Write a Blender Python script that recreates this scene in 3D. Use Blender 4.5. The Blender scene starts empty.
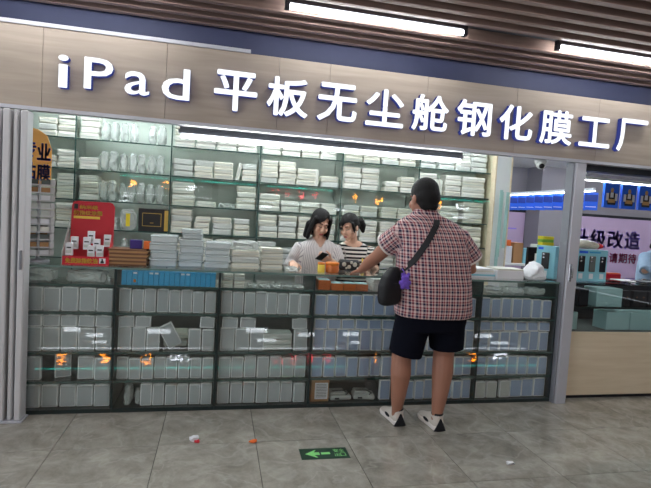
import bpy, bmesh, math, random
from mathutils import Vector, Matrix, Euler, noise
random.seed(7)
PI = math.pi
SC = bpy.context.scene
COL = SC.collection

# ------------------------------------------------------------------ camera, world, exposure
cam_d = bpy.data.cameras.new('camera'); cam = bpy.data.objects.new('camera', cam_d); COL.objects.link(cam)
cam_d.sensor_width = 36.0; cam_d.lens = 489.0 / 651.0 * 36.0; cam_d.clip_start = 0.05
_yaw, _pitch, _roll = math.radians(12.4667), math.radians(-3.27355), math.radians(3.47372)
_f = Vector((math.sin(_yaw) * math.cos(_pitch), math.cos(_yaw) * math.cos(_pitch), math.sin(_pitch)))
_r0 = Vector((math.cos(_yaw), -math.sin(_yaw), 0)); _u0 = _r0.cross(_f)
_r = math.cos(_roll) * _r0 + math.sin(_roll) * _u0; _u = -math.sin(_roll) * _r0 + math.cos(_roll) * _u0
cam.matrix_world = Matrix(((_r.x, _u.x, -_f.x, 0), (_r.y, _u.y, -_f.y, -3.4847), (_r.z, _u.z, -_f.z, 1.42736), (0, 0, 0, 1)))
SC.camera = cam
SC.view_settings.view_transform = 'Standard'; SC.view_settings.look = 'None'
SC.view_settings.gamma = 1.0; SC.view_settings.use_curve_mapping = False
SC.view_settings.exposure = 2.1
w = bpy.data.worlds.new('world'); SC.world = w; w.use_nodes = True
w.node_tree.nodes['Background'].inputs[0].default_value = (0.86, 0.92, 1.0, 1)
w.node_tree.nodes['Background'].inputs[1].default_value = 0.62
TUBE_E = 11.0        # corridor tubes
SHOP_E = 7.8        # tubes in the shop

# ------------------------------------------------------------------ materials
def srgb(c):
    return tuple(((v / 255.0) / 12.92 if v / 255.0 <= 0.04045 else ((v / 255.0 + 0.055) / 1.055) ** 2.4) for v in c) + (1.0,)
def newmat(name):
    m = bpy.data.materials.new(name); m.use_nodes = True
    return m, m.node_tree, m.node_tree.nodes['Principled BSDF']
def mat(name, col, rough=0.5, metal=0.0, var=0.12, scale=8.0, bump=0.0, bscale=60.0, spec=0.5, trans=0.0, stretch=None):
    m, nt, b = newmat(name); N, L = nt.nodes, nt.links
    c = srgb(col)
    tc = N.new('ShaderNodeTexCoord'); src = tc.outputs['Object']
    if stretch:
        mp = N.new('ShaderNodeMapping'); mp.inputs['Scale'].default_value = stretch; L.new(src, mp.inputs[0]); src = mp.outputs[0]
    if var > 0:
        nz = N.new('ShaderNodeTexNoise'); nz.inputs['Scale'].default_value = scale; nz.inputs['Detail'].default_value = 4
        L.new(src, nz.inputs['Vector'])
        mx = N.new('ShaderNodeMix'); mx.data_type = 'RGBA'
        mx.inputs[6].default_value = tuple(v * (1 - var) for v in c[:3]) + (1,)
        mx.inputs[7].default_value = tuple(min(1, v * (1 + var)) for v in c[:3]) + (1,)
        L.new(nz.outputs['Fac'], mx.inputs[0]); L.new(mx.outputs[2], b.inputs['Base Color'])
    else:
        b.inputs['Base Color'].default_value = c
    b.inputs['Roughness'].default_value = rough; b.inputs['Metallic'].default_value = metal
    b.inputs['Specular IOR Level'].default_value = spec
    if bump > 0:
        nb = N.new('ShaderNodeTexNoise'); nb.inputs['Scale'].default_value = bscale; L.new(src, nb.inputs['Vector'])
        bp = N.new('ShaderNodeBump'); bp.inputs['Strength'].default_value = bump; bp.inputs['Distance'].default_value = 0.01
        L.new(nb.outputs['Fac'], bp.inputs['Height']); L.new(bp.outputs[0], b.inputs['Normal'])
    if trans > 0:      # thin translucent plastic: part of the light passes straight through
        tr = N.new('ShaderNodeBsdfTransparent'); ms = N.new('ShaderNodeMixShader'); ms.inputs[0].default_value = trans
        out = N['Material Output']; L.new(b.outputs[0], ms.inputs[1]); L.new(tr.outputs[0], ms.inputs[2]); L.new(ms.outputs[0], out.inputs[0])
    return m
def emit(name, col, strength):
    m, nt, b = newmat(name); N, L = nt.nodes, nt.links
    e = N.new('ShaderNodeEmission'); e.inputs[0].default_value = srgb(col); e.inputs[1].default_value = strength
    L.new(e.outputs[0], N['Material Output'].inputs[0]); return m
def glass(name, tint, f0=0.05, rough=0.0):
    m, nt, b = newmat(name); N, L = nt.nodes, nt.links
    t = N.new('ShaderNodeBsdfTransparent'); t.inputs[0].default_value = tuple(tint) + (1,)
    g = N.new('ShaderNodeBsdfGlossy'); g.inputs['Roughness'].default_value = rough; g.inputs[0].default_value = (1, 1, 1, 1)
    lw = N.new('ShaderNodeLayerWeight'); lw.inputs[0].default_value = 0.5
    p = N.new('ShaderNodeMath'); p.operation = 'POWER'; p.inputs[1].default_value = 5
    k = N.new('ShaderNodeMath'); k.operation = 'MULTIPLY_ADD'; k.inputs[1].default_value = 0.9; k.inputs[2].default_value = f0
    k.use_clamp = True
    L.new(lw.outputs['Facing'], p.inputs[0]); L.new(p.outputs[0], k.inputs[0])
    ms = N.new('ShaderNodeMixShader'); L.new(k.outputs[0], ms.inputs[0]); L.new(t.outputs[0], ms.inputs[1]); L.new(g.outputs[0], ms.inputs[2])
    L.new(ms.outputs[0], N['Material Output'].inputs[0]); return m
def wood(name, c1, c2, rough=0.45, sx=1.2, sz=14.0):
    m, nt, b = newmat(name); N, L = nt.nodes, nt.links
    tc = N.new('ShaderNodeTexCoord'); mp = N.new('ShaderNodeMapping'); mp.inputs['Scale'].default_value = (sx, sz, sz); L.new(tc.outputs['Object'], mp.inputs[0])
    nz = N.new('ShaderNodeTexNoise'); nz.inputs['Scale'].default_value = 1.6; nz.inputs['Detail'].default_value = 6; nz.inputs['Distortion'].default_value = 0.6
    L.new(mp.outputs[0], nz.inputs['Vector'])
    cr = N.new('ShaderNodeValToRGB'); cr.color_ramp.elements[0].position = 0.3; cr.color_ramp.elements[1].position = 0.72
    cr.color_ramp.elements[0].color = srgb(c1); cr.color_ramp.elements[1].color = srgb(c2)
    L.new(nz.outputs['Fac'], cr.inputs[0]); L.new(cr.outputs[0], b.inputs['Base Color']); b.inputs['Roughness'].default_value = rough
    return m
def marble(name):
    m, nt, b = newmat(name); N, L = nt.nodes, nt.links
    g = N.new('ShaderNodeNewGeometry')
    oi = N.new('ShaderNodeObjectInfo'); ad = N.new('ShaderNodeVectorMath'); ad.operation = 'MULTIPLY_ADD'
    cx = N.new('ShaderNodeCombineXYZ'); L.new(oi.outputs['Random'], cx.inputs[0]); L.new(oi.outputs['Random'], cx.inputs[1])
    ad.inputs[1].default_value = (1, 1, 1); L.new(g.outputs['Position'], ad.inputs[0])
    sc_ = N.new('ShaderNodeVectorMath'); sc_.operation = 'SCALE'; sc_.inputs['Scale'].default_value = 17.0; L.new(cx.outputs[0], sc_.inputs[0])
    L.new(sc_.outputs[0], ad.inputs[2])
    n1 = N.new('ShaderNodeTexNoise'); n1.inputs['Scale'].default_value = 5.0; n1.inputs['Detail'].default_value = 9; n1.inputs['Roughness'].default_value = 0.72; n1.inputs['Distortion'].default_value = 0.35
    L.new(ad.outputs[0], n1.inputs['Vector'])
    cr = N.new('ShaderNodeValToRGB'); e = cr.color_ramp.elements
    e[0].position = 0.3; e[0].color = srgb((130, 126, 117)); e[1].position = 0.72; e[1].color = srgb((186, 182, 170))
    L.new(n1.outputs['Fac'], cr.inputs[0])
    n2 = N.new('ShaderNodeTexNoise'); n2.inputs['Scale'].default_value = 3.4; n2.inputs['Detail'].default_value = 4; n2.inputs['Distortion'].default_value = 0.7
    L.new(ad.outputs[0], n2.inputs['Vector'])
    sb = N.new('ShaderNodeMath'); sb.operation = 'SUBTRACT'; sb.inputs[1].default_value = 0.5; L.new(n2.outputs['Fac'], sb.inputs[0])
    ab = N.new('ShaderNodeMath'); ab.operation = 'ABSOLUTE'; L.new(sb.outputs[0], ab.inputs[0])
    v = N.new('ShaderNodeValToRGB'); v.color_ramp.elements[0].position = 0.0; v.color_ramp.elements[0].color = (0.28, 0.28, 0.28, 1)
    v.color_ramp.elements[1].position = 0.03; v.color_ramp.elements[1].color = (0, 0, 0, 1); L.new(ab.outputs[0], v.inputs[0])
    mx = N.new('ShaderNodeMix'); mx.data_type = 'RGBA'; mx.inputs[7].default_value = srgb((200, 197, 188))
    L.new(v.outputs[0], mx.inputs[0]); L.new(cr.outputs[0], mx.inputs[6]); L.new(mx.outputs[2], b.inputs['Base Color'])
    b.inputs['Roughness'].default_value = 0.022; b.inputs['Specular IOR Level'].default_value = 0.5
    return m
def stripes(name, attr_axis, period, cols, rough=0.85, cross=None):
    # woven pattern that follows the cloth: the 'cloth' attribute holds metres around and along the garment
    m, nt, b = newmat(name); N, L = nt.nodes, nt.links
    at = N.new('ShaderNodeAttribute'); at.attribute_name = 'cloth'
    sp = N.new('ShaderNodeSeparateXYZ'); L.new(at.outputs['Vector'], sp.inputs[0])
    def band(axis, per, cl):
        d = N.new('ShaderNodeMath'); d.operation = 'DIVIDE'; d.inputs[1].default_value = per; L.new(sp.outputs[axis], d.inputs[0])
        f = N.new('ShaderNodeMath'); f.operation = 'FRACT'; L.new(d.outputs[0], f.inputs[0])
        r = N.new('ShaderNodeValToRGB'); r.color_ramp.interpolation = 'CONSTANT'
        while len(r.color_ramp.elements) < len(cl): r.color_ramp.elements.new(0.5)
        for el, (p, c) in zip(r.color_ramp.elements, cl): el.position = p; el.color = srgb(c)
        L.new(f.outputs[0], r.inputs[0]); return r.outputs[0]
    a = band(attr_axis, period, cols)
    if cross:
        c2 = band(1 - attr_axis, cross[0], cross[1])
        mx = N.new('ShaderNodeMix'); mx.data_type = 'RGBA'; mx.inputs[0].default_value = 0.45
        L.new(a, mx.inputs[6]); L.new(c2, mx.inputs[7]); a = mx.outputs[2]
    L.new(a, b.inputs['Base Color']); b.inputs['Roughness'].default_value = rough; b.inputs['Specular IOR Level'].default_value = 0.2
    return m

M = {}
M['tile'] = marble('polished_marble_tile')
M['grout'] = mat('grout', (70, 68, 64), 0.9)
M['signwood'] = wood('pale_oak_laminate', (162, 150, 136), (181, 168, 154), 0.42)
M['basewood'] = wood('beige_wood_laminate', (220, 204, 174), (234, 220, 194), 0.4)
M['slat'] = wood('brown_wood_slat', (130, 108, 100), (164, 140, 130), 0.26, 0.6, 20)
M['ceil'] = mat('dark_ceiling', (26, 24, 30), 0.8)
M['darkmetal'] = mat('dark_metal', (34, 36, 44), 0.4, 0.4)
M['navybeam'] = mat('navy_painted_beam', (48, 54, 84), 0.6)
M['alu'] = mat('white_aluminium', (196, 198, 206), 0.38, 0.15, 0.04)
M['alu2'] = mat('grey_aluminium', (140, 142, 150), 0.4, 0.3, 0.05)
M['pvc'] = mat('white_pvc', (206, 206, 208), 0.4, 0, 0.05, 3)
M['white'] = mat('white_paint', (226, 228, 226), 0.6, 0, 0.03)
M['wallgreen'] = mat('pale_green_wall', (204, 214, 206), 0.7, 0, 0.05)
M['wallgrey'] = mat('light_grey_wall', (142, 138, 146), 0.7, 0, 0.05)
M['wallmauve'] = mat('mauve_grey_wall', (176, 168, 178), 0.7, 0, 0.04)
M['tube'] = emit('tube_light_glow', (250, 252, 255), TUBE_E)
M['shoptube'] = emit('shop_tube_glow', (246, 252, 255), SHOP_E)
M['tubeglint'] = emit('painted_tube_reflection', (240, 244, 240), 0.22)  # faint emission standing in for the tube's reflection on its fixture
M['led'] = emit('led_strip_glow', (245, 250, 255), 6.0)
M['letter'] = emit('sign_letter_glow', (246, 250, 255), 0.34)
M['letterside'] = emit('sign_letter_side_glow', (84, 96, 190), 0.10)
M['glass'] = glass('clear_glass', (0.965, 0.985, 0.975), 0.04)
M['frontglass'] = glass('front_glass', (0.965, 0.985, 0.98), 0.06)
M['backglass'] = glass('sliding_glass', (0.97, 0.985, 0.975), 0.02)
M['edge'] = mat('green_glass_edge', (54, 82, 77), 0.25, 0, 0.1)
M['edgedark'] = mat('dark_glass_edge', (30, 44, 44), 0.3, 0, 0.1)
M['topedge'] = mat('grey_green_glass_edge', (104, 128, 122), 0.25, 0, 0.1)
M['tealedge'] = mat('teal_glass_edge', (168, 206, 200), 0.25, 0, 0.1)
M['backpanel'] = mat('dark_back_panel', (96, 104, 102), 0.6)
M['case'] = mat('grey_film', (180, 187, 189), 0.22, 0, 0.12, 3)
M['caseblue'] = mat('blue_grey_film', (164, 182, 210), 0.22, 0, 0.12, 3)
M['rim'] = mat('clear_plastic_rim', (246, 249, 249), 0.25, 0, 0.03, 5)
M['pack'] = mat('white_plastic_pack', (222, 223, 214), 0.35, 0, 0.07, 14, 0.35, 40)
M['pack2'] = mat('cream_plastic_pack', (216, 216, 202), 0.35, 0, 0.08, 14, 0.35, 40)
M['pack3'] = mat('grey_white_plastic_pack', (200, 205, 200), 0.32, 0, 0.09, 14, 0.4, 40)
M['packedge'] = mat('pack_lid_seam', (190, 198, 192), 0.4, 0, 0.06)
M['bag'] = mat('crinkled_clear_bag', (214, 222, 218), 0.12, 0, 0.16, 20, 0.9, 34, 0.7, 0.5)
M['frost'] = mat('frosted_clear_case', (212, 222, 222), 0.3, 0, 0.05, 6, 0, 60, 0.5, 0.22)
M['blackcard'] = mat('black_card', (32, 32, 36), 0.5)
M['gold'] = mat('gold_print', (206, 168, 78), 0.45)
M['yellow'] = mat('yellow_card', (222, 200, 40), 0.5)
M['orange'] = mat('orange_card', (232, 110, 36), 0.5)
M['bannerorange'] = mat('orange_banner', (252, 184, 96), 0.5, 0, 0.05)
M['navyink'] = mat('navy_ink', (58, 78, 200), 0.5, 0, 0.05)
M['red'] = mat('red_card', (206, 32, 52), 0.4, 0, 0.06)
M['yellowink'] = mat('yellow_ink', (246, 214, 84), 0.45, 0, 0.05)
M['purplecard'] = mat('purple_card', (58, 40, 120), 0.5)
M['kraft'] = mat('brown_kraft_card', (176, 132, 88), 0.7, 0, 0.1, 10)
M['kraftdark'] = mat('dark_brown_card', (120, 84, 58), 0.7, 0, 0.15, 10)
M['cyanbox'] = mat('cyan_blue_card', (58, 162, 210), 0.42, 0, 0.06)
M['skyblue'] = mat('sky_blue_card', (140, 204, 220), 0.45, 0, 0.05)
M['paleteal'] = mat('pale_teal_card', (166, 204, 206), 0.5, 0, 0.05)
M['bluebox'] = mat('bright_blue_card', (36, 104, 232), 0.4, 0, 0.08)
M['bluedark'] = mat('deep_blue_print', (24, 56, 140), 0.4, 0, 0.08)
M['tan'] = mat('tan_print', (206, 164, 110), 0.5)
M['poster'] = mat('lilac_poster', (196, 172, 206), 0.6, 0, 0.05, 2)
M['posterink'] = mat('violet_ink', (150, 128, 236), 0.6, 0, 0.05)
M['redink'] = mat('maroon_ink', (204, 60, 110), 0.6, 0, 0.05)
M['blackplastic'] = mat('black_plastic', (20, 20, 22), 0.35, 0, 0.1)
M['screen'] = mat('dark_screen', (16, 18, 24), 0.12, 0, 0.0)
M['paper'] = mat('white_paper', (230, 232, 236), 0.7, 0, 0.03)
M['skin_m'] = mat('skin_tan', (164, 115, 94), 0.5, 0, 0.06, 12)
M['skin_f'] = mat('skin_light', (222, 178, 152), 0.48, 0, 0.05, 12)
M['lip'] = mat('lip', (170, 86, 82), 0.4, 0, 0.04)
M['hair'] = mat('black_hair', (20, 18, 19), 0.55, 0, 0.25, 4, 0.4, 50, 0.25, 0, (30, 30, 3))
M['shorts'] = mat('navy_black_shorts', (13, 15, 26), 0.9, 0, 0.12, 20, 0, 60, 0.1)
M['trouser'] = mat('dark_trousers', (48, 52, 62), 0.85)
M['plaid'] = stripes('plaid_cotton', 0, 0.050, [(0, (222, 196, 192)), (0.16, (40, 40, 72)), (0.50, (214, 186, 184)), (0.64, (140, 50, 66)), (0.88, (222, 196, 192))],
                     0.85, (0.042, [(0, (216, 190, 186)), (0.2, (36, 36, 66)), (0.5, (206, 180, 176)), (0.66, (136, 46, 60)), (0.88, (216, 190, 186))]))
M['pinstripe'] = stripes('white_pinstripe_cotton', 0, 0.017, [(0, (226, 222, 220)), (0.72, (158, 154, 160))])
M['bwstripe'] = stripes('black_white_stripe_jersey', 1, 0.034, [(0, (232, 228, 220)), (0.52, (28, 28, 32))])
M['denim'] = mat('light_blue_denim', (150, 176, 200), 0.8, 0, 0.12, 30)
M['shirtwhite'] = mat('white_cotton', (232, 226, 220), 0.85, 0, 0.03)
M['shoe'] = mat('off_white_leather', (212, 204, 194), 0.55, 0, 0.06)
M['shoeblack'] = mat('black_suede', (20, 22, 30), 0.7)
M['bagblack'] = mat('black_nylon', (16, 17, 22), 0.65, 0, 0.2, 60, 0.2, 200)
M['purplefur'] = mat('purple_plush', (120, 88, 200), 0.9, 0, 0.15, 60, 0.8, 150)
M['green'] = mat('exit_green_dark', (22, 62, 40), 0.45, 0, 0.08)
M['greenlight'] = mat('exit_green_pale', (140, 226, 130), 0.5, 0, 0.06)
M['amber'] = mat('amber_plastic', (224, 128, 40), 0.35, 0, 0.08)
M['amberdeep'] = mat('deep_amber_plastic', (196, 104, 44), 0.35, 0, 0.08)
M['limecard'] = mat('lime_card', (120, 170, 60), 0.5)
M['chrome'] = mat('chrome', (200, 200, 205), 0.2, 0.9, 0.02)
M['opp'] = mat('charcoal_shopfront', (60, 60, 66), 0.5)
M['led_orange'] = emit('orange_led', (255, 140, 20), 16)
M['led_pink'] = emit('pink_led', (255, 60, 70), 6)
M['led_white'] = emit('white_led', (235, 240, 255), 8)
M['led_panel'] = emit('white_led_panel', (240, 246, 255), 3.2)
M['led_teal'] = emit('teal_led', (40, 235, 215), 3.5)

# ------------------------------------------------------------------ mesh building helpers
class MB:
    def __init__(s): s.v = []; s.f = []; s.m = []; s.sm = []
    def add(s, verts, faces, mi=0, smooth=False):
        o = len(s.v); s.v += [tuple(p) for p in verts]
        for f in faces: s.f.append(tuple(i + o for i in f)); s.m.append(mi); s.sm.append(smooth)
        return s
    def box(s, x0, x1, y0, y1, z0, z1, mi=0, T=None):
        v = [Vector(p) for p in ((x0, y0, z0), (x1, y0, z0), (x1, y1, z0), (x0, y1, z0), (x0, y0, z1), (x1, y0, z1), (x1, y1, z1), (x0, y1, z1))]
        if T is not None: v = [T @ p for p in v]
        return s.add(v, [(0, 3, 2, 1), (4, 5, 6, 7), (0, 1, 5, 4), (1, 2, 6, 5), (2, 3, 7, 6), (3, 0, 4, 7)], mi)
    def bbox(s, x0, x1, y0, y1, z0, z1, b=0.004, mi=0, T=None):
        # box with chamfered edges
        bm = bmesh.new(); bmesh.ops.create_cube(bm, size=1.0)
        for v in bm.verts: v.co = Vector((x0 + (v.co.x + .5) * (x1 - x0), y0 + (v.co.y + .5) * (y1 - y0), z0 + (v.co.z + .5) * (z1 - z0)))
        bmesh.ops.bevel(bm, geom=bm.edges[:], offset=b, segments=1, affect='EDGES', profile=0.5)
        bm.verts.index_update()
        v = [(T @ q.co if T is not None else q.co.copy()) for q in bm.verts]; f = [[q.index for q in g.verts] for g in bm.faces]
        bm.free(); return s.add(v, f, mi)
    def rings(s, rings, mi=0, smooth=True, caps=True):
        n = len(rings[0]); v = [p for r in rings for p in r]; f = []
        for i in range(len(rings) - 1):
            for j in range(n):
                k = (j + 1) % n; f.append((i * n + j, i * n + k, (i + 1) * n + k, (i + 1) * n + j))
        if caps: f.append(tuple(range(n - 1, -1, -1))); f.append(tuple((len(rings) - 1) * n + j for j in range(n)))
        return s.add(v, f, mi, smooth)
    def limb(s, pts, n=14, ref=(0, 1, 0), mi=0, round_ends=True):
        # pts: [(point, r) or (point, (ra, rb))]; ra lies along ref x tangent, rb along ref
        P = [Vector(p) for p, _ in pts]; R = [(r, r) if not isinstance(r, (tuple, list)) else tuple(r) for _, r in pts]
        ref = Vector(ref); rs = []
        def frame(i):
            a = P[max(0, i - 1)]; b = P[min(len(P) - 1, i + 1)]; t = (b - a).normalized()
            sd = t.cross(ref)
            if sd.length < 1e-4: sd = t.cross(Vector((1, 0.1, 0)))
            sd.normalize(); up = sd.cross(t).normalized(); return t, sd, up
        def ring(c, sd, up, ra, rb): return [c + sd * (ra * math.cos(2 * PI * j / n)) + up * (rb * math.sin(2 * PI * j / n)) for j in range(n)]
        t, sd, up = frame(0)
        if round_ends:
            for q in (0.94, 0.7, 0.35): k = math.sqrt(1 - q * q); rs.append(ring(P[0] - t * q * min(R[0]), sd, up, R[0][0] * k, R[0][1] * k))
        for i in range(len(P)):
            t, sd, up = frame(i); rs.append(ring(P[i], sd, up, *R[i]))
        if round_ends:
            for q in (0.35, 0.7, 0.94): k = math.sqrt(1 - q * q); rs.append(ring(P[-1] + t * q * min(R[-1]), sd, up, R[-1][0] * k, R[-1][1] * k))
        return s.rings(rs, mi)
    def ell(s, c, r, T=None, mi=0, nu=16, nv=10):
        c = Vector(c); v = [];
        for i in range(1, nv):
            th = PI * i / nv
            for j in range(nu):
                ph = 2 * PI * j / nu; p = Vector((r[0] * math.sin(th) * math.cos(ph), r[1] * math.sin(th) * math.sin(ph), r[2] * math.cos(th))); v.append(c + p)
        top = len(v); v.append(c + Vector((0, 0, r[2]))); v.append(c - Vector((0, 0, r[2]))); f = []
        for i in range(nv - 2):
            for j in range(nu): k = (j + 1) % nu; f.append((i * nu + j, (i + 1) * nu + j, (i + 1) * nu + k, i * nu + k))
        for j in range(nu): k = (j + 1) % nu; f.append((top, j, k)); f.append((top + 1, (nv - 2) * nu + k, (nv - 2) * nu + j))
        if T is not None: v = [T @ p for p in v]
        return s.add(v, f, mi, True)
    def torso(s, rows, n=28, mi=0, p=2.4):
        # rows: (z, cx, cy, rx, ry) superellipse sections
        rs = []
        for z, cx, cy, rx, ry in rows:
            r = []
            for j in range(n):
                a = 2 * PI * j / n; c, d = math.cos(a), math.sin(a)
                r.append(Vector((cx + rx * math.copysign(abs(c) ** (2 / p), c), cy + ry * math.copysign(abs(d) ** (2 / p), d), z)))
            rs.append(r)
        return s.rings(rs, mi)
    def tube(s, pts, r, n=8, mi=0, closed=False):
        P = [Vector(p) for p in pts]; rs = []
        for i, p in enumerate(P):
            a = P[i - 1] if (i or closed) else P[0]; b = P[(i + 1) % len(P)] if (i < len(P) - 1 or closed) else P[-1]
            t = (b - a).normalized(); ref = Vector((0, 0, 1)) if abs(t.z) < 0.9 else Vector((1, 0, 0))
            sd = t.cross(ref).normalized(); up = sd.cross(t); rs.append([p + sd * r * math.cos(2 * PI * j / n) + up * r * math.sin(2 * PI * j / n) for j in range(n)])
        if closed: rs.append(rs[0])
        return s.rings(rs, mi, True, not closed)
    def lathe(s, prof, c=(0, 0, 0), n=20, mi=0):
        rs = [[Vector((c[0] + r * math.cos(2 * PI * j / n), c[1] + r * math.sin(2 * PI * j / n), c[2] + z)) for j in range(n)] for r, z in prof]
        return s.rings(rs, mi)
    def prism(s, poly, y0, y1, mi=0, T=None):
        # polygon in x,z extruded along y
        n = len(poly); v = [Vector((x, y0, z)) for x, z in poly] + [Vector((x, y1, z)) for x, z in poly]
        if T is not None: v = [T @ p for p in v]
        f = [tuple(range(n)), tuple(range(2 * n - 1, n - 1, -1))] + [(i, i + n, (i + 1) % n + n, (i + 1) % n) for i in range(n)]
        return s.add(v, f, mi)
    def mesh(s, name, mats):
        me = bpy.data.meshes.new(name); me.from_pydata(s.v, [], s.f)
        for m in (mats if isinstance(mats, (list, tuple)) else [mats]): me.materials.append(M[m] if isinstance(m, str) else m)
        me.polygons.foreach_set('material_index', s.m); me.polygons.foreach_set('use_smooth', s.sm); me.update()
        return me
    def build(s, name, mats, parent=None, **kw):
        return link(name, s.mesh(name, mats), parent, **kw)
def link(name, me, parent=None, loc=None, rot=None, label=None, cat=None, group=None, kind=None):
    o = bpy.data.objects.new(name, me); COL.objects.link(o)
    if parent is not None: o.parent = parent
    if loc is not None: o.location = loc
    if rot is not None: o.rotation_euler = rot
    if label: o['label'] = label
    if cat: o['category'] = cat
    if group: o['group'] = group
    if kind: o['kind'] = kind
    return o
def thing(name, label, cat, loc=(0, 0, 0), rz=0.0, group=None):
    return link(name, None, None, loc, (0, 0, rz), label, cat, group)
def struct(name, mb, m, label=None, cat=None): return mb.build(name, m, kind='structure', label=label, cat=cat)
def recentre(mb, c):
    mb.v = [(x - c[0], y - c[1], z - c[2]) for x, y, z in mb.v]; return mb
def fuse(mb, voxel, smooth=6, factor=0.5):
    # one continuous skin out of overlapping closed shapes
    me = mb.mesh('tmp', 'white'); o = bpy.data.objects.new('tmp', me); COL.objects.link(o)
    r = o.modifiers.new('r', 'REMESH'); r.mode = 'VOXEL'; r.voxel_size = voxel; r.use_smooth_shade = True
    sm = o.modifiers.new('s', 'SMOOTH'); sm.factor = factor; sm.iterations = smooth
    dg = bpy.context.evaluated_depsgraph_get(); me2 = bpy.data.meshes.new_from_object(o.evaluated_get(dg))
    bpy.data.objects.remove(o); bpy.data.meshes.remove(me)
    me2.materials.clear()
    return me2
def cut_below(me, fn):
    bm = bmesh.new(); bm.from_mesh(me); bmesh.ops.delete(bm, geom=[v for v in bm.verts if fn(v.co)], context='VERTS'); bm.to_mesh(me); bm.free()
def thicken(me, t):
    o = bpy.data.objects.new('tmp', me); COL.objects.link(o); s = o.modifiers.new('s', 'SOLIDIFY'); s.thickness = t; s.offset = -1
    dg = bpy.context.evaluated_depsgraph_get(); m2 = bpy.data.meshes.new_from_object(o.evaluated_get(dg)); bpy.data.objects.remove(o); return m2
def glyph_mesh(ch, size, extrude=0.0, offset=0.0, name='letter'):
    cu = bpy.data.curves.new(name, 'FONT'); cu.body = ch; cu.size = size; cu.extrude = extrude; cu.offset = offset; cu.resolution_u = 3
    o = bpy.data.objects.new('tmp', cu); COL.objects.link(o)
    dg = bpy.context.evaluated_depsgraph_get(); me = bpy.data.meshes.new_from_object(o.evaluated_get(dg)); bpy.data.objects.remove(o)
    return me
def fit_glyph(ch, x0, x1, z0, z1, depth, offset=0.0, flip=1):
    if offset > 0:       # heavier weight: overlay shifted copies of the same outline
        base_me = fit_glyph(ch, x0 + offset * (z1 - z0), x1 - offset * (z1 - z0), z0 + offset * (z1 - z0), z1 - offset * (z1 - z0), depth)
        n0 = len(base_me.vertices); V0 = [v.co.copy() for v in base_me.vertices]; F0 = [tuple(p.vertices) for p in base_me.polygons]; V = []; F = []
        for k in range(9):
            d = Vector((0, 0, 0)) if k == 8 else Vector((math.cos(k * PI / 4), 0.0, math.sin(k * PI / 4))) * offset * (z1 - z0)
            d.y = -0.00005 * k; V += [q + d for q in V0]; F += [tuple(i + k * n0 for i in f) for f in F0]
        me = bpy.data.meshes.new('letter'); me.from_pydata(V, [], F); me.update(); return me
    # glyph mesh standing in the x,z plane, facing -y, front at y=0, scaled into a rectangle
    me = glyph_mesh(ch, 1.0, 0.05 if depth > 0 else 0.0, offset)
    xs = [v.co.x for v in me.vertices]; ys = [v.co.y for v in me.vertices]
    ax, bx_, ay, by = min(xs), max(xs), min(ys), max(ys)
    for v in me.vertices:
        x = x0 + (v.co.x - ax) / (bx_ - ax) * (x1 - x0); z = z0 + (v.co.y - ay) / (by - ay) * (z1 - z0)
        v.co = (x, (0.5 - v.co.z / 0.1) * depth if depth > 0 else 0.0, z)
    return me
def text_mesh(txt, x0, x1, z0, z1, offset=0.0):
    return fit_glyph(txt, x0, x1, z0, z1, 0.0, offset)
def print_on(parent, txt, x0, x1, z0, z1, y, m, name='lettering', offset=0.0, T=None):
    me = text_mesh(txt, x0, x1, z0, z1, offset)
    for v in me.vertices:
        v.co.y = y
        if T is not None: v.co = T @ v.co
    me.materials.clear(); me.materials.append(M[m]); return link(name, me, parent)

# ------------------------------------------------------------------ the setting
fl = MB().box(-6, 9, -9.5, 0.07, -0.08, -0.012)
floor = struct('floor', fl, 'grout', 'grey marble tiled mall corridor floor with dark joints', 'floor')
TS = 0.58
tile_me = MB().bbox(-TS / 2 + .0015, TS / 2 - .0015, -TS / 2 + .0015, TS / 2 - .0015, -0.012, 0.0, 0.0015).mesh('floor_tile', 'tile')
for i in range(-6, 12):
    for j in range(0, 15):
        link('floor_tile', tile_me, floor, (0.0 + i * TS, 0.07 - TS / 2 - j * TS, 0))
struct('floor_shop', MB().box(-2.2, 9, 0.071, 5.2, -0.08, 0.0), 'wallgrey', 'plain grey floor inside the shop', 'floor')
struct('ceiling', MB().box(-6, 9, -9.5, 0.38, 2.95, 3.0), 'ceil', 'dark void ceiling above the wooden slats', 'ceiling')
ceil = bpy.data.objects['ceiling']
slat_me = MB().bbox(-6, 9, -0.024, 0.024, 0, 0.085, 0.003).mesh('ceiling_slat', 'slat')
sy = 0.27
while sy > -9.3:
    if abs(sy + 0.28) > 0.075: link('ceiling_slat', slat_me, ceil, (0, sy, 2.76))
    sy -= 0.135
struct('wall_soffit', MB().box(-6, 9, 0.33, 0.38, 2.51, 2.95), 'navybeam', 'dark blue soffit band above the sign', 'wall')
struct('ceiling_shop', MB().box(-2.2, 9, 0.0, 5.2, 2.45, 2.5), 'white', 'white ceiling inside the shop', 'ceiling')
struct('wall_left', MB().box(-2.3, -2.2, -0.02, 5.2, 0, 2.45), 'wallgreen', 'pale left wall of the shop', 'wall')
struct('wall_back', MB().box(-2.2, 3.05, 1.72, 1.8, 0, 2.45), 'wallgreen', 'pale green wall behind the glass shelving', 'wall')
struct('wall_far', MB().box(3.05, 9, 4.0, 4.1, 0, 2.45), 'wallgrey', 'grey far wall of the neighbouring shop', 'wall')
struct('wall_right', MB().box(9.0, 9.1, -9.5, 5.2, 0, 2.95), 'wallgrey', 'grey wall at the right end', 'wall')
struct('wall_opposite', MB().box(-6, 9, -9.6, -9.5, 0, 2.95), 'opp', 'dark shopfront across the corridor', 'wall')

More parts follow.
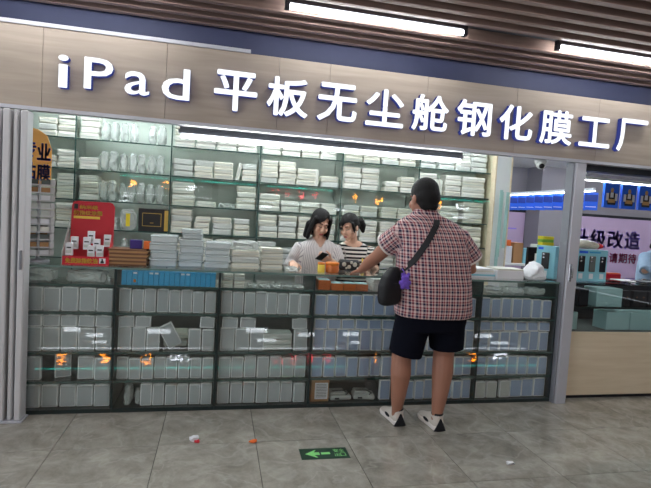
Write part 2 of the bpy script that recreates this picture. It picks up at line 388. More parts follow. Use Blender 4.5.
# ------------------------------------------------------------------ shop sign
sg = thing('shop_sign', 'long pale wood shop fascia with white backlit lettering', 'sign', (0, -0.05, 1.99))
px = [-2.6, -1.86, -1.12, -0.38, 0.36, 0.72, 1.46, 2.2, 2.94, 3.68, 4.42, 5.4, 6.2]
for a, b in zip(px[:-1], px[1:]):
    MB().bbox(a + .001, b - .001, 0.0, 0.03, 0.012, 0.505, 0.001).build('panel', 'signwood', sg)
MB().box(-2.6, 6.2, -0.004, 0.06, -0.012, 0.011).build('lower_trim', 'alu', sg)
MB().box(-2.6, 0.16, -0.006, 0.03, 0.506, 0.53).build('upper_trim', 'alu', sg)
MB().box(-2.6, 6.2, 0.031, 0.05, 0.012, 0.505).build('backing_board', 'darkmetal', sg)
LET = [('i', -1.015, -0.955, 2.125, 2.325), ('P', -0.865, -0.695, 2.135, 2.33), ('a', -0.625, -0.475, 2.128, 2.275), ('d', -0.40, -0.225, 2.125, 2.325)]
for k, ch in enumerate('平板无尘舱钢化膜工厂'):
    x = -0.07 + k * 0.350; LET.append((ch, x, x + 0.285, 2.09, 2.353))
for ch, x0, x1, z0, z1 in LET:
    if ch == '工': z0 += .01; z1 -= .02
    me = fit_glyph(ch, x0, x1, z0 - 1.99, z1 - 1.99, 0.045, 0.022 if ord(ch) > 200 else 0.012)
    for v in me.vertices: v.co.y -= 0.055
    me.materials.clear(); me.materials.append(M['letter']); me.materials.append(M['letterside'])
    for p in me.polygons: p.material_index = 0 if p.normal.y < -0.7 else 1
    link('letter', me, sg)
    big = max((p for p in me.polygons if p.normal.y < -.7), key=lambda p: p.area).center; mx, mz = big.x, big.z
    MB().box(mx - .004, mx + .004, -0.012, 0.0, mz - .004, mz + .004).build('standoff', 'darkmetal', sg)

# ------------------------------------------------------------------ ceiling lights (corridor)
def tube_fixture(x0, x1, y, z, label, group, m='tube', r=0.016):
    t = thing('tube_light', label, 'light', ((x0 + x1) / 2, y, z), 0, group); h = (x1 - x0) / 2
    MB().bbox(-h, h, -0.022, 0.022, 0.018, 0.05, 0.004).build('housing', 'darkmetal' if m == 'tube' else 'white', t)
    MB().tube([(-h + .03, 0, 0), (h - .03, 0, 0)], r, 12).build('tube', m, t)
    for s in (-1, 1): MB().bbox(s * h - .03 * (s > 0), s * h + .03 * (s < 0), -0.02, 0.02, -0.02, 0.018, 0.003).build('end_cap', 'darkmetal', t)
    return t
MB().bbox(-5.5, 8.5, -0.03, 0.03, 0, 0.08, 0.004).build('light_trunking', 'darkmetal', None, loc=(0, -0.28, 2.80), label='dark metal trunking rail between the ceiling slats', cat='trunking')
for k, x in enumerate((-3.6, -1.62, 0.35, 2.33, 4.3)):
    tube_fixture(x, x + 1.27, -0.28, 2.75, ('white tube light in the slatted ceiling above the folded shutter', 'white tube light in the slatted ceiling above the Latin letters', 'white tube light in the slatted ceiling above the middle sign characters', 'white tube light in the slatted ceiling above the last sign characters', 'white tube light in the slatted ceiling beyond the last sign character')[k], 'corridor tube lights')
for y in (-2.2,):
    for x in (-3.6, -1.62, 0.35, 2.33, 4.3):
        tube_fixture(x, x + 1.27, y, 2.72, 'white tube light in the slatted ceiling over the corridor', 'tube lights over the open corridor')
# ------------------------------------------------------------------ lights in the shop
t = thing('tube_light', 'long white tube light hung behind the lower edge of the sign', 'light', (0.815, 0.27, 1.945))
MB().tube([(-1.11, 0, 0), (1.11, 0, 0)], 0.013, 12).build('tube', 'shoptube', t)
MB().bbox(-1.13, 1.13, -0.02, 0.03, 0.02, 0.05, 0.004).build('housing', 'alu2', t)
MB().box(-1.1, 1.1, -0.024, -0.0205, 0.070, 0.078).build('reflection_strip', 'tubeglint', t)  # no lamp: glowing strip imitates the tube reflected on the housing
MB().box(-1.12, 1.12, -0.02, 0.02, 0.05, 0.09).build('upper_housing', 'alu2', t)
for s in (-1, 1): MB().box(s * .9 - .008, s * .9 + .008, -.008, .008, 0.09, 0.505).build('hanger', 'alu2', t)
for y in (0.75, 1.25):  # added tubes, hidden by the sign, to brighten the shop interior
    for x in (-1.0, 0.6, 2.2):
        tube_fixture(x - .6, x + .6, y, 2.39, 'unseen fill tube light added on the white shop ceiling', 'added shop ceiling tubes', 'shoptube')

for y in (1.5, 2.3):  # unseen tubes added to lift the dark neighbouring shop
    for x in (3.95, 5.25, 6.55, 7.85):
        tube_fixture(x - .6, x + .6, y, 2.39, 'unseen fill tube light added on the ceiling of the neighbouring shop', 'added neighbour shop ceiling tubes', 'shoptube')

# ------------------------------------------------------------------ shutter and post
sh = thing('folding_shutter', 'white folded accordion shutter standing at the left of the counter', 'shutter', (-1.3, -0.06, 0))
xs = -1.17; k = 0
while xs > -2.3:
    wv = (0.040, 0.016, 0.028, 0.014)[k % 4]; d = (0.0, 0.055, 0.012, 0.06)[k % 4]
    MB().bbox(xs - wv + 1.3, xs + 1.3 - .002, -0.06 + d, 0.04, 0.012, 1.965, 0.006).build('shutter_slat', 'pvc', sh); xs -= wv; k += 1
MB().bbox(-1.0, 0.14, -0.07, 0.045, 0.0, 0.012, 0.002).build('bottom_rail', 'alu', sh)
MB().bbox(0.108, 0.116, -0.085, -0.055, 0.98, 1.10, 0.003).build('pull_handle', 'alu2', sh)
post = struct('trim_1', MB().bbox(2.774, 2.868, -0.055, 0.06, 0.0, 1.975, 0.004), 'alu', 'white aluminium door post between the two shops', 'post')
MB().bbox(2.757, 2.7735, -0.04, 0.045, 0.0, 1.975, 0.003).build('side_channel', 'alu2', post)
lk = MB(); lk.bbox(2.786, 2.810, -0.0635, -0.0552, 1.015, 1.16, 0.003); lk.tube([(2.798, -0.066, 1.04), (2.798, -0.085, 1.05), (2.798, -0.085, 1.125), (2.798, -0.066, 1.135)], 0.006); lk.build('lock_handle', 'chrome', post)

# ------------------------------------------------------------------ glass display counters
BX = [-1.343, -0.657, 0.029, 0.707, 1.386, 2.064, 2.754]
SZ = [0.03, 0.214, 0.413, 0.685, 0.873]
CLAB = ['glass display counter below the red display stand, beside the folded shutter', 'glass display counter with a row of blue boxes under its top',
        'glass display counter with white pouches under its top', 'glass display counter with small orange boxes under its top and a carton at the bottom',
        'glass display counter behind the legs of the man in plaid', 'glass display counter next to the white door post']
for i in range(6):
    a, b = BX[i], BX[i + 1]; c = thing('display_counter', CLAB[i], 'display counter', ((a + b) / 2, 0, 0), 0, 'glass display counters'); h = (b - a) / 2
    MB().bbox(-h, h, 0.0, 0.46, 0.0, 0.028, 0.002).build('plinth', 'edgedark', c)
    for z in SZ[1:]:
        s = MB().box(-h + .008, h - .008, 0.012, 0.44, z - .006, z + .004).build('shelf', 'glass', c)
        MB().bbox(-h + .008, h - .008, 0.0075, 0.0119, z - .010, z + .006, 0.001).build('shelf_edge', 'edge', s)
    MB().box(-h + .008, h - .008, 0.0, 0.006, 0.029, 0.985).build('front_glass', 'frontglass', c)
    MB().bbox(-h, h, -0.004, 0.46, 0.988, 1.0, 0.002).build('top_glass', 'glass', c)
    MB().box(-h, h, -0.006, -0.0042, 0.986, 1.0).build('top_edge', 'topedge', c)
    for sx in (-1, 1): MB().bbox(sx * h - .0078 * (sx > 0), sx * h + .0078 * (sx < 0), 0.0, 0.45, 0.029, 0.987, 0.001).build('side_panel', 'edgedark', c)
    MB().box(-h + .008, h - .008, 0.445, 0.455, 0.029, 0.86).build('back_panel', 'backpanel', c)
# film cases
def case_mesh(name, wd, ht, film):
    m = MB(); t = 0.034; r = 0.0065
    m.bbox(-wd / 2, wd / 2, 0, t, 0, ht, 0.003, 1)
    m.box(-wd / 2 + r, wd / 2 - r, -0.0015, 0.001, r, ht - r, 0)
    m.box(-0.018, 0.018, -0.0015, 0.012, ht, ht + 0.004, 1)
    return m.mesh(name, [film, 'rim'])
CASE = {}
def case(wd, ht, film):
    k = (round(wd, 3), round(ht, 3), film)
    if k not in CASE: CASE[k] = case_mesh('film_case', k[0], k[1], film)
    return CASE[k]
CPH = ['below the red display', 'below the blue boxes', 'below the white pouches', 'below the orange cartons', 'behind the man', 'by the white post']
ROWN = ['bottom', 'second lowest', 'middle', 'upper']
def fill_case(x, z, wd, ht, row, bay, film, y=0.03, rot=(0, 0, 0), up=False):
    lab = '%s film case%s on the %s shelf of the counter %s' % ('grey' if film == 'case' else 'bluish', ' atop others' if up else '', ROWN[row], CPH[bay])
    return link('film_case', case(wd, ht, film), None, (x, y, z), rot, lab, 'film case', 'film cases on the %s shelf%s, counter %s' % (ROWN[row], ' upper layer' if up else '', CPH[bay]))
rnd = random.Random(3)
def run(bay, row, skip=(), n=None, ht=0.165, jit=1.0, film=None):
    a, b = BX[bay] + .016, BX[bay + 1] - .016; n = n or 6; wd = (b - a) / n
    fm = film or ('case' if bay < 3 else 'caseblue'); z = SZ[row] + (0.005 if row else 0.0)
    for k in range(n):
        if k in skip: continue
        w2 = round((wd - .007) * 200) / 200.0
        fill_case(a + wd * (k + .5) + rnd.uniform(-.002, .002), z, w2, ht + rnd.choice((0, 0, -.005, .005)), row, bay, fm, 0.032 + rnd.uniform(0, .02) * jit, (0, 0, rnd.uniform(-.03, .03) * jit))
for bay in range(6):
    run(bay, 3, n=(6, 8, 8, 7, 8, 7)[bay], ht=0.155)
    run(bay, 1, n=(6, 8, 7, 7, 8, 7)[bay], skip=((2, 3) if bay == 0 else ()), ht=0.150)
    run(bay, 0, n=(6, 8, 7, 7, 8, 6)[bay], skip=((), (0, 1), (), (0, 1, 2, 3, 4, 5), (), (0, 1, 2))[bay], ht=0.150)
    run(bay, 2, n=(6, 7, 6, 7, 8, 7)[bay], skip=((), (3, 4), (3, 4), (), (), ())[bay], ht=0.160)
    # the loose upper layer
    a, b = BX[bay] + .02, BX[bay + 1] - .02; n = (6, 6, 5, 6, 6, 6)[bay]; wd = (b - a) / n
    for k in range(n):
        if bay == 1 and k in (2, 3, 4): continue
        if bay == 2 and k in (2, 3): continue
        fm = 'case' if bay < 3 else 'caseblue'
        fill_case(a + wd * (k + .5), SZ[2] + .172, round(wd * 0.9, 2), 0.075, 2, bay, fm, 0.036, (-0.10, rnd.uniform(-.05, .05), rnd.uniform(-.08, .08)), True)
for k in range(3):
    link('film_case', case(.09, .135 if k < 2 else .14, 'pack3'), None, (2.135 + k * .103 + (.015 if k == 2 else 0), .035, SZ[0]), (0, 0, 0), 'pale white film case on the bottom shelf of the counter by the white post', 'film case', 'pale cases by the post')
# leaning cases and the odd things on the shelves
link('film_case', case(0.1, 0.17, 'case'), None, (-0.255, 0.07, SZ[2] + .032), (0, -0.5, 0.1), 'grey plastic film case leaning askew over the gap in the middle shelf', 'film case')
link('film_case', case(0.1, 0.17, 'case'), None, (-0.99, 0.10, SZ[1] + .005), (0, 0, 0.4), 'grey plastic film case leaning loosely on the second lowest shelf', 'film case')

# ------------------------------------------------------------------ packs and crinkled bags
def slab(name, wd, dp, ht, mats, seed, irr=0.004):
    r = random.Random(seed); bm = bmesh.new(); bmesh.ops.create_cube(bm, size=1.0)
    for v in bm.verts: v.co = Vector((v.co.x * wd, (v.co.y + .5) * dp, (v.co.z + .5) * ht))
    bmesh.ops.bevel(bm, geom=bm.edges[:], offset=min(ht, wd) * .22, segments=2, affect='EDGES', profile=0.6)
    for v in bm.verts: v.co += Vector((r.uniform(-irr, irr), r.uniform(-irr, irr), r.uniform(-irr, irr) * .5 if 0.1 * ht < v.co.z < .9 * ht else 0))
    m = MB(); bm.verts.index_update(); m.add([v.co.copy() for v in bm.verts], [[v.index for v in f.verts] for f in bm.faces], 0, False); bm.free()
    m.box(-wd * .46, wd * .46, -0.0035, dp * .5, ht * .44, ht * .56, 1)      # lid seam
    return m.mesh(name, mats)
PACK = {}
def pack(wd, ht, v):
    k = (round(wd, 2), round(ht, 3), v)
    if k not in PACK: PACK[k] = slab('film_pack', k[0], 0.15, k[1], [('pack', 'pack2', 'pack3')[v], 'packedge'], hash(k) % 999)
    return PACK[k]
def crinkle(name, wd, dp, ht, m, seed, amp=0.015, freq=26.0):
    bm = bmesh.new(); bmesh.ops.create_icosphere(bm, subdivisions=3, radius=0.5)
    for v in bm.verts:
        p = v.co.copy(); q = Vector([math.copysign(abs(c * 2) ** 0.55, c) * .5 for c in p])
        v.co = Vector((q.x * wd, q.y * dp, (q.z + .5) * ht))
        o = Vector((seed * 3.1, seed * 1.7, 0)); n = noise.noise_vector(v.co * freq + o) + 0.5 * noise.noise_vector(v.co * freq * 2.3 + o)
        k = min(1.0, v.co.z / (0.15 * ht)); v.co += n * amp * max(.0, k)
        v.co.z = max(0, v.co.z)
    m2 = MB(); bm.verts.index_update(); m2.add([v.co.copy() for v in bm.verts], [[v.index for v in f.verts] for f in bm.faces], 0, False); bm.free()
    return m2.mesh(name, m)
BAGS = [crinkle('plastic_bag', 0.068, 0.12, 0.19, 'bag', s) for s in range(4)]
BAGF = [crinkle('plastic_bag', 0.22, 0.14, 0.07, 'bag', 10 + s) for s in range(3)]

# ------------------------------------------------------------------ back wall shelving
UX = [-2.12, -1.29, -0.46, 0.37, 1.20, 2.03, 2.86]
RZ = [0.64, 0.91, 1.18, 1.443, 1.719, 1.994]
SLAB = ['glass wall shelf bay of white packs behind the tall card rack', 'glass wall shelf bay filled with crinkled clear bags', 'glass wall shelf bay of white packs behind the frosted case stacks', 'glass wall shelf bay of white packs behind the woman in pinstripes',
        'glass wall shelf bay of white packs behind the woman in stripes', 'glass wall shelf bay at the pale end panel, beyond the man in plaid']
for i in range(6):
    a, b = UX[i], UX[i + 1]; c = thing('wall_shelf', SLAB[i], 'shelf', ((a + b) / 2, 1.35, 0), 0, 'glass wall shelf bays'); h = (b - a) / 2
    u = MB().box(-h - .004, -h + .004, 0.006, 0.34, 0.0, 2.42).build('upright', 'glass', c); MB().box(-h - .006, -h + .006, 0.0, 0.0055, 0.0, 2.42).build('upright_edge', 'edge', u)
    if i == 5: MB().bbox(h - .004, h + .004, 0.0, 0.34, 0.0, 2.42, 0.001).build('upright', 'glass', c)
    MB().box(-h + .009, h - .009, 0.345, 0.355, 0.0, 2.42).build('back_panel', 'wallgreen', c)
    for z in [0.1, 0.37] + RZ + [2.27]:
        s = MB().box(-h + .009, h - .009, 0.006, 0.343, z - .008, z).build('shelf', 'glass', c)
        MB().box(-h + .009, h - .009, 0.0, 0.0055, z - .010, z + .001).build('shelf_edge', 'edge', s)
    for k, s in enumerate((-1, 1)):
        MB().box(min(s * h * .98, -s * .03), max(s * h * .98, -s * .03), -0.012 - .008 * k, -0.008 - .008 * k, 1.45, 1.705).build('sliding_pane', 'backglass', c)
rowname = {0.64: 'shelf below the counter top', 0.91: 'lowest visible wall shelf', 1.18: 'wall shelf at head height', 1.443: 'third wall shelf', 1.719: 'fourth wall shelf', 1.994: 'top wall shelf'}
BPH = ['behind the card rack', 'with the clear bags', 'behind the frosted cases', 'behind the pinstriped woman', 'behind the striped woman', 'next to the end panel']
def bayname(x):
    return BPH[sum(1 for u in UX[1:-1] if x > u - .01)]
def stack(x0, x1, z, n, v=0, ht=0.056, y=1.40, top=None, lab=None, grp=None):
    for k in range(n):
        wd = (x1 - x0) - .008; dx = rnd.uniform(-.006, .006)
        link('film_pack', pack(wd, ht, (v + (rnd.random() < .3)) % 3), None, ((x0 + x1) / 2 + dx, y + rnd.uniform(-.006, .01), z + k * (ht + .001)), (0, 0, rnd.uniform(-.05, .05)),
             lab or 'white film pack on the %s, bay %s' % (rowname[z], bayname(x0)), 'film pack', grp or 'film packs on the %s, bay %s' % (rowname[z], bayname(x0)))
def bag(x, z, k, flat=False, y=1.44, s=1.0, rz=0.0, lab=None, grp=None):
    o = link('plastic_bag', (BAGF if flat else BAGS)[k % 3], None, (x, y, z), (0, 0, rz), lab or ('clear crinkled plastic bag lying on the %s' if flat else 'clear crinkled plastic bag standing on the %s') % rowname[z], 'plastic bag', grp or 'plastic bags on the %s' % rowname[z])
    o.scale = (s, 1, s); return o
# bay 1: bags and a few packs
for z, n in ((1.994, 7), (1.719, 7), (1.443, 7)):
    for k in range(n):
        x = -1.06 + k * (0.58 / n) + rnd.uniform(-.004, .004)
        if z == 1.994 and k == 4: continue
        bag(x, z, k + int(z * 10), s=rnd.uniform(.90, 1.0), rz=rnd.uniform(-.06, .06))
for z, n in ((1.994, 4), (1.719, 2), (1.443, 4), (1.18, 3), (.91, 3)):
    stack(-1.27, -1.10, z, n, 0)
stack(-1.05, -0.92, 1.18, 2, 2)
for z, n in ((1.994, 4), (1.719, 3), (1.443, 4), (1.18, 4)):
    stack(-1.62, -1.46, z, n - 1, 1); stack(-1.455, -1.30, z, n, 0)
for x, k in ((-1.0, 0), (-.86, 1), (-.72, 2), (-.58, 0)): bag(x, .91, k)
# bays 2-5: packs. per row: list of (x0, x1, layers)
def bayrow(i, z, spec, v=0):
    i += 1
    for f0, f1, n in spec: stack(UX[i] + .015 + f0 * .80, UX[i] + .015 + f1 * .80, z, n, v)
bayrow(1, 1.994, [(0, .24, 4), (.25, .48, 3), (.49, .72, 3), (.73, .98, 3)])
bayrow(1, 1.719, [(0, .23, 3), (.24, .46, 3), (.47, .70, 3), (.80, .99, 3)], 1)
bayrow(1, 1.443, [(0, .26, 4), (.28, .52, 1), (.76, .99, 4)], 0)
bag(UX[2] + .53, 1.443, 1, True, s=.7)
bayrow(1, 1.18, [(0, .25, 4), (.27, .46, 3), (.48, .72, 3), (.74, .94, 3)], 1)
bayrow(1, .91, [(.0, .24, 4), (.25, .5, 4), (.52, .76, 4), (.77, .99, 3)], 0)
bayrow(2, 1.994, [(0, .24, 4), (.25, .49, 4), (.5, .73, 4), (.74, .95, 4)])
bayrow(2, 1.719, [(0, .21, 4), (.22, .44, 4), (.45, .70, 3), (.76, .99, 2)], 1)
bayrow(2, 1.443, [(0, .26, 3), (.27, .50, 2), (.52, .77, 2), (.78, .99, 2)], 0)
bayrow(2, 1.18, [(0, .24, 4), (.25, .48, 4), (.5, .74, 4), (.75, .98, 4)], 1)
bayrow(2, .91, [(0, .24, 4), (.25, .48, 3), (.5, .74, 4), (.75, .98, 4)], 2)
bayrow(3, 1.994, [(.02, .25, 4), (.26, .50, 4), (.51, .74, 4), (.75, .98, 4)], 1)
bayrow(3, 1.719, [(.02, .25, 4), (.26, .49, 4), (.58, .78, 2), (.79, .99, 3)], 0)
bayrow(3, 1.443, [(.02, .26, 2), (.27, .50, 2), (.55, .77, 2), (.78, .99, 2)], 1)
bayrow(3, 1.18, [(.02, .26, 3), (.27, .50, 4), (.55, .77, 4), (.78, .99, 4)], 0)
bayrow(3, .91, [(.02, .26, 3), (.27, .50, 4), (.55, .77, 4), (.78, .99, 4)], 0)
bayrow(4, 1.994, [(.0, .24, 4), (.26, .5, 4), (.52, .74, 4), (.75, .98, 4)], 2)
bayrow(4, 1.719, [(.0, .26, 4), (.38, .62, 4), (.63, .98, 4)], 0)
bayrow(4, 1.443, [(.05, .3, 2), (.34, .62, 3), (.68, .98, 4)], 0)
bayrow(4, 1.18, [(.05, .3, 4), (.34, .62, 4), (.68, .98, 4)], 1)
bayrow(4, .91, [(.05, .3, 4), (.34, .62, 4), (.68, .98, 4)], 1)
for k, (x, z) in enumerate(((UX[2] + .61, 1.719), (UX[5] + .235, 1.719), (UX[5] + .275, 1.719), (UX[3] + .585, 1.719))):
    link('film_pack', pack(.17, .035, 0), None, (x + .0175 + (.022 if k == 0 else -.006 if k == 3 else 0), 1.40, z + .087), (0, -PI / 2 + (.16 if k == 0 else 0.0), 0), 'white plastic film pack stood on its edge on the fourth wall shelf', 'film pack', 'film packs on edge')
# black gold-printed box and yellow-labelled bag on the left bay
o = thing('gift_box', 'flat black box with gold print on the left wall shelf', 'box', (-0.60, 1.375, 1.18))
MB().bbox(-.135, .135, 0, .05, 0, .215, .003).build('body', 'blackcard', o)
MB().bbox(.098, .1345, -.002, -.0002, .01, .205, .0004).build('gold_band', 'gold', o)
fr = MB()
for x0, x1, z0, z1 in ((-.10, .07, .17, .174), (-.10, .07, .05, .054), (-.10, -.096, .05, .174), (.066, .07, .05, .174), (-.03, .0, .08, .084)): fr.box(x0, x1, -.0015, -.0002, z0, z1)
fr.build('frame_print', 'gold', o)
o = thing('plastic_bag', 'clear bag with a bright yellow label beside the black box', 'plastic bag', (-0.825, 1.40, 1.18))
link('body', crinkle('bag_body', .14, .05, .2, 'bag', 31), o); MB().bbox(-.018, .018, -.034, -.032, .04, .16, .0005).build('yellow_label', 'yellow', o)

# pale end panel of the shelving
ep = thing('end_panel', 'tall pale panel with wooden edges at the end of the wall shelving', 'panel', (2.975, 1.30, 0))
MB().bbox(-.085, .085, 0.0, .40, 0, 2.43, .003).build('board', 'white', ep)
for s in (-1, 1): MB().bbox(s * .085 - .016 * (s < 0), s * .085 + .016 * (s > 0), -.008, .41, 0, 2.43, .002).build('wood_edge', 'basewood', ep)
for k, (x, rz, z0, z1) in enumerate(((-.03, .05, .98, 1.80), (.005, -.04, 1.1, 1.82), (.04, .03, 1.2, 1.80))):
    link('glass_strip', MB().bbox(-.018, .018, -.016, -.010, z0, z1, .001).mesh('glass_strip', 'tealedge'), None, (2.965 + x, 1.29 - .008 * k, 0), (0, rz * .3, 0), 'narrow pale teal glass strip leaning against the end panel', 'glass strip', 'teal glass strips')

# ------------------------------------------------------------------ things inside the top of the counters
for k in range(18):
    a = -0.625 + k * 0.0348
    o = thing('blue_box', 'slim cyan blue box in the row under the counter top', 'box', (a, 0.03, .878), 0, 'row of blue boxes')
    MB().bbox(0, .0335, 0, .12, 0, .098, .002).build('body', 'cyanbox', o)
    if k in (2, 5, 6, 11, 12): MB().box(.006, .030, -.001, .0, .078, .090).build('white_label', 'paper', o)
    if k == 2: MB().box(.008, .024, -.001, 0, .02, .04).build('amber_sticker', 'amber', o)
for x in (.045, .125):
    for k in range(4): link('film_pack', pack(.075, .024, k % 3), None, (x + .04, .03, .878 + k * .025), (0, 0, 0), 'small white pack in a stack under the counter top', 'film pack', 'small packs under the counter top')
for k in range(5): bag(.265 + k * .085, .878, k, True, y=.11, s=.36, lab='small clear pouch in a row under the counter top', grp='pouches under the counter top')
for k, x in enumerate((-1.18, -.86)): bag(x, .878, k, True, y=.12, s=1.15, lab='large clear crinkled bag under the counter top below the red stand', grp='large bags under the counter top')
for k in range(3): bag(2.20 + k * .2, .878, k, True, y=.12, s=.8, lab='clear crinkled bag under the counter top by the white post', grp='bags under the counter top by the post')
for k in range(2): bag(1.75 + k * .18, .878, k + 1, True, y=.14, s=.7, lab='clear crinkled bag under the counter top behind the man', grp='bags behind the man')
for k in range(4):
    o = thing('small_carton', 'small orange brown carton with pale top under the counter glass', 'box', (.745 + k * .098, .04, .878), 0, 'small orange cartons')
    MB().bbox(0, .092, 0, .11, 0, .05 + .022 * (k == 0), .002).build('body', 'amberdeep', o); MB().bbox(.003, .089, .003, .107, .0505 + .022 * (k == 0), .053 + .022 * (k == 0), .0008).build('lid', 'paleteal', o)
for k in range(3): link('film_pack', pack(.1, .03, 2), None, (1.22 + .0 * k, .05, .878 + k * .031), (0, 0, .05 * k), 'pale flat pack stacked under the glass by the orange cartons', 'film pack', 'packs by the orange cartons')
# bottom shelf oddments
o = thing('carton', 'brown cardboard carton with white sheet on the bottom counter shelf', 'box', (.735, .04, .029))
MB().bbox(0, .14, 0, .2, 0, .165, .003).build('body', 'kraft', o); MB().bbox(.03, .13, -.002, -.0003, .02, .145, .0005).build('white_sheet', 'paper', o)
lines = MB()
for k in range(9): lines.box(.04, .12, -.003, -.0021, .035 + k * .012, .039 + k * .012)
lines.build('sheet_lines', 'backpanel', o)
def gadget(x, rz, lab, k_=.7):
    o = thing('device_case', lab, 'device', (x, .09, .029), rz); o.scale = (k_, k_, k_)
    m = MB(); m.bbox(-.12, .12, -.05, .12, 0, .05, .012); m.bbox(-.11, .06, -.02, .11, .05, .085, .012); m.build('body', 'pack3', o)
    MB().bbox(-.07, -.02, -.0525, -.0502, .012, .03, .0005).build('socket', 'blackplastic', o)
    MB().tube([(.06, -.03, .055), (.08, -.05, .08), (.02, -.05, .11), (-.06, -.02, .10), (-.09, .0, .09)], .006).build('cable', 'blackplastic', o)
gadget(.975, .04, 'white plastic device with a cable on the bottom shelf beside the carton')
gadget(1.165, -.12, 'tilted pale plastic device on the bottom shelf by the man')
bag(-.56, .029, 1, y=.08, lab='brownish crinkled bag on the bottom counter shelf below the blue boxes', grp='bottom shelf bags', s=.75); bag(-.495, .029, 2, y=.1, s=.6, lab='brownish crinkled bag on the bottom counter shelf below the blue boxes', grp='bottom shelf bags')
for k in range(2): link('film_pack', pack(.17, .05, k), None, (-.262, .16, SZ[2] + .006 + k * .051), (0, 0, .06 * k), 'white flat pack behind the leaning case on the middle counter shelf', 'film pack', 'packs behind the leaning case')
for k in range(3): link('film_pack', pack(.21, .04, 2), None, (.465, .05, SZ[2] + .006 + k * .041), (0, 0, 0), 'flat pale pack in a stack on the middle counter shelf', 'film pack', 'flat packs on the middle counter shelf')

# ------------------------------------------------------------------ on the counter top
# rotating card rack with orange header
o = thing('spinner_rack', 'tall white wire card rack with an orange header on the counter', 'display rack', (-1.195, 0.18, 1.0))
MB().lathe([(.075, 0), (.075, .012), (.02, .02), (.012, .03), (.012, .86)], (0, 0, 0), 20).build('stand', 'alu', o)
for rr in range(10):
    z = .05 + rr * .052
    for s in range(4):
        a = s * PI / 2 + .35; T = Matrix.Rotation(a, 4, 'Z')
        m = MB(); m.box(-.072, .072, -.092, -.089, z, z + .006, 0, T); m.box(-.072, -.068, -.092, -.06, z, z + .04, 0, T); m.box(.068, .072, -.092, -.06, z, z + .04, 0, T); m.box(-.002, .002, -.092, -.06, z, z + .04, 0, T); m.box(-.072, .072, -.092, -.06, z - .003, z, 0, T)
        tr = m.build('card_tray', 'pvc', o)
        for q in (-.035, .035): MB().box(q - .026, q + .026, -.084, -.074, z + .001, z + .036, 0, T).build('card', ('paper', 'pack3', 'pack', 'kraft', 'pack3', 'paper', 'backpanel')[(rr * 3 + s * 2) % 7], tr)
bn = MB(); bn.prism([(-.125, .52), (.075, .52), (.075, .76), (.045, .85), (-.01, .89), (-.07, .90), (-.125, .90)], -.012, -.006); bn.build('header_board', 'bannerorange', o)
for ch, x0, z0 in (('专', -.105, .70), ('业', -.015, .685), ('贴', -.105, .555), ('膜', -.015, .545)):
    print_on(o, ch, x0, x0 + .086, z0, z0 + .115, -.0125, 'navyink', 'lettering', .03)
# red counter display
rd = thing('counter_display', 'red cardboard counter display with yellow lettering and small white boxes', 'display stand', (-0.865, 0.10, 1.0), 0.05)
T0 = Matrix.Translation((0, .115, 0)) @ Matrix.Rotation(-.12, 4, 'X')
bk = MB(); bk.prism([(-.135, .0), (.145, .0), (.145, .40), (.13, .425), (.11, .432), (-.10, .432), (-.125, .425), (-.135, .40)], 0, .006, 0, T0); bk.build('back_board', 'red', rd)
for s, x in ((-1, -.143), (1, .146)):
    sp = MB(); T = Matrix(((0, 1, 0, x), (1, 0, 0, 0), (0, 0, 1, 0), (0, 0, 0, 1)))
    sp.prism([(-.035, 0), (.115, 0), (.155, .30), (.13, .26), (.02, .14), (-.035, .085)], -.004, 0.0, 0, T); sp.build('side_board', 'pack3' if s < 0 else 'red', rd)
MB().box(-.142, .142, -.035, -.031, 0, .058).build('front_lip', 'red', rd)
MB().box(-.142, .142, -.031, .11, 0, .004).build('base_board', 'red', rd)
print_on(rd, '免费除指纹油', -.125, .075, .010, .046, -.0356, 'yellowink', 'lettering', .04)
MB().box(.085, .125, -.0362, -.0351, .012, .048).build('logo_patch', 'paper', rd)
MB().lathe([(.0, 0), (.011, .001), (.011, .010), (.005, .018), (.004, .03)], (.105, -.0368, .015), 10).build('bottle_print', 'blackcard', rd)
print_on(rd, '纳米级', -.085, .035, .375, .405, -.002, 'yellowink', 'lettering', .04, T0)
print_on(rd, '防指纹涂层', -.12, .065, .333, .366, -.002, 'yellowink', 'lettering', .04, T0)
MB().box(-.12, .05, -.0025, -.001, .308, .326, 0, T0).build('yellow_bar', 'yellowink', rd)
MB().box(-.12, -.095, -.0025, -.001, .375, .41, 0, T0).build('logo', 'blackcard', rd)
for i, (x, y, z) in enumerate(((-.105, -.015, .06), (-.085, .03, .10), (-.005, .02, .10), (.012, .06, .14), (.055, .03, .09), (.115, .07, .12), (.03, -.010, .045), (.085, -.008, .05))):
    b = thing('small_box', 'small white boxed bottle held in the red counter display', 'box', (rd.location.x + x, rd.location.y + y, 1.0 + z), .05, 'white boxes in the red display')
    MB().bbox(-.022, .022, -.014, .014, 0, .085, .0015).build('body', 'paper', b)
    MB().box(-.014, .014, -.0152, -.0141, .05, .058).build('print_line', 'darkmetal', b); MB().box(-.018, .018, -.0152, -.0141, .015, .035).build('print_block', 'pack3', b)
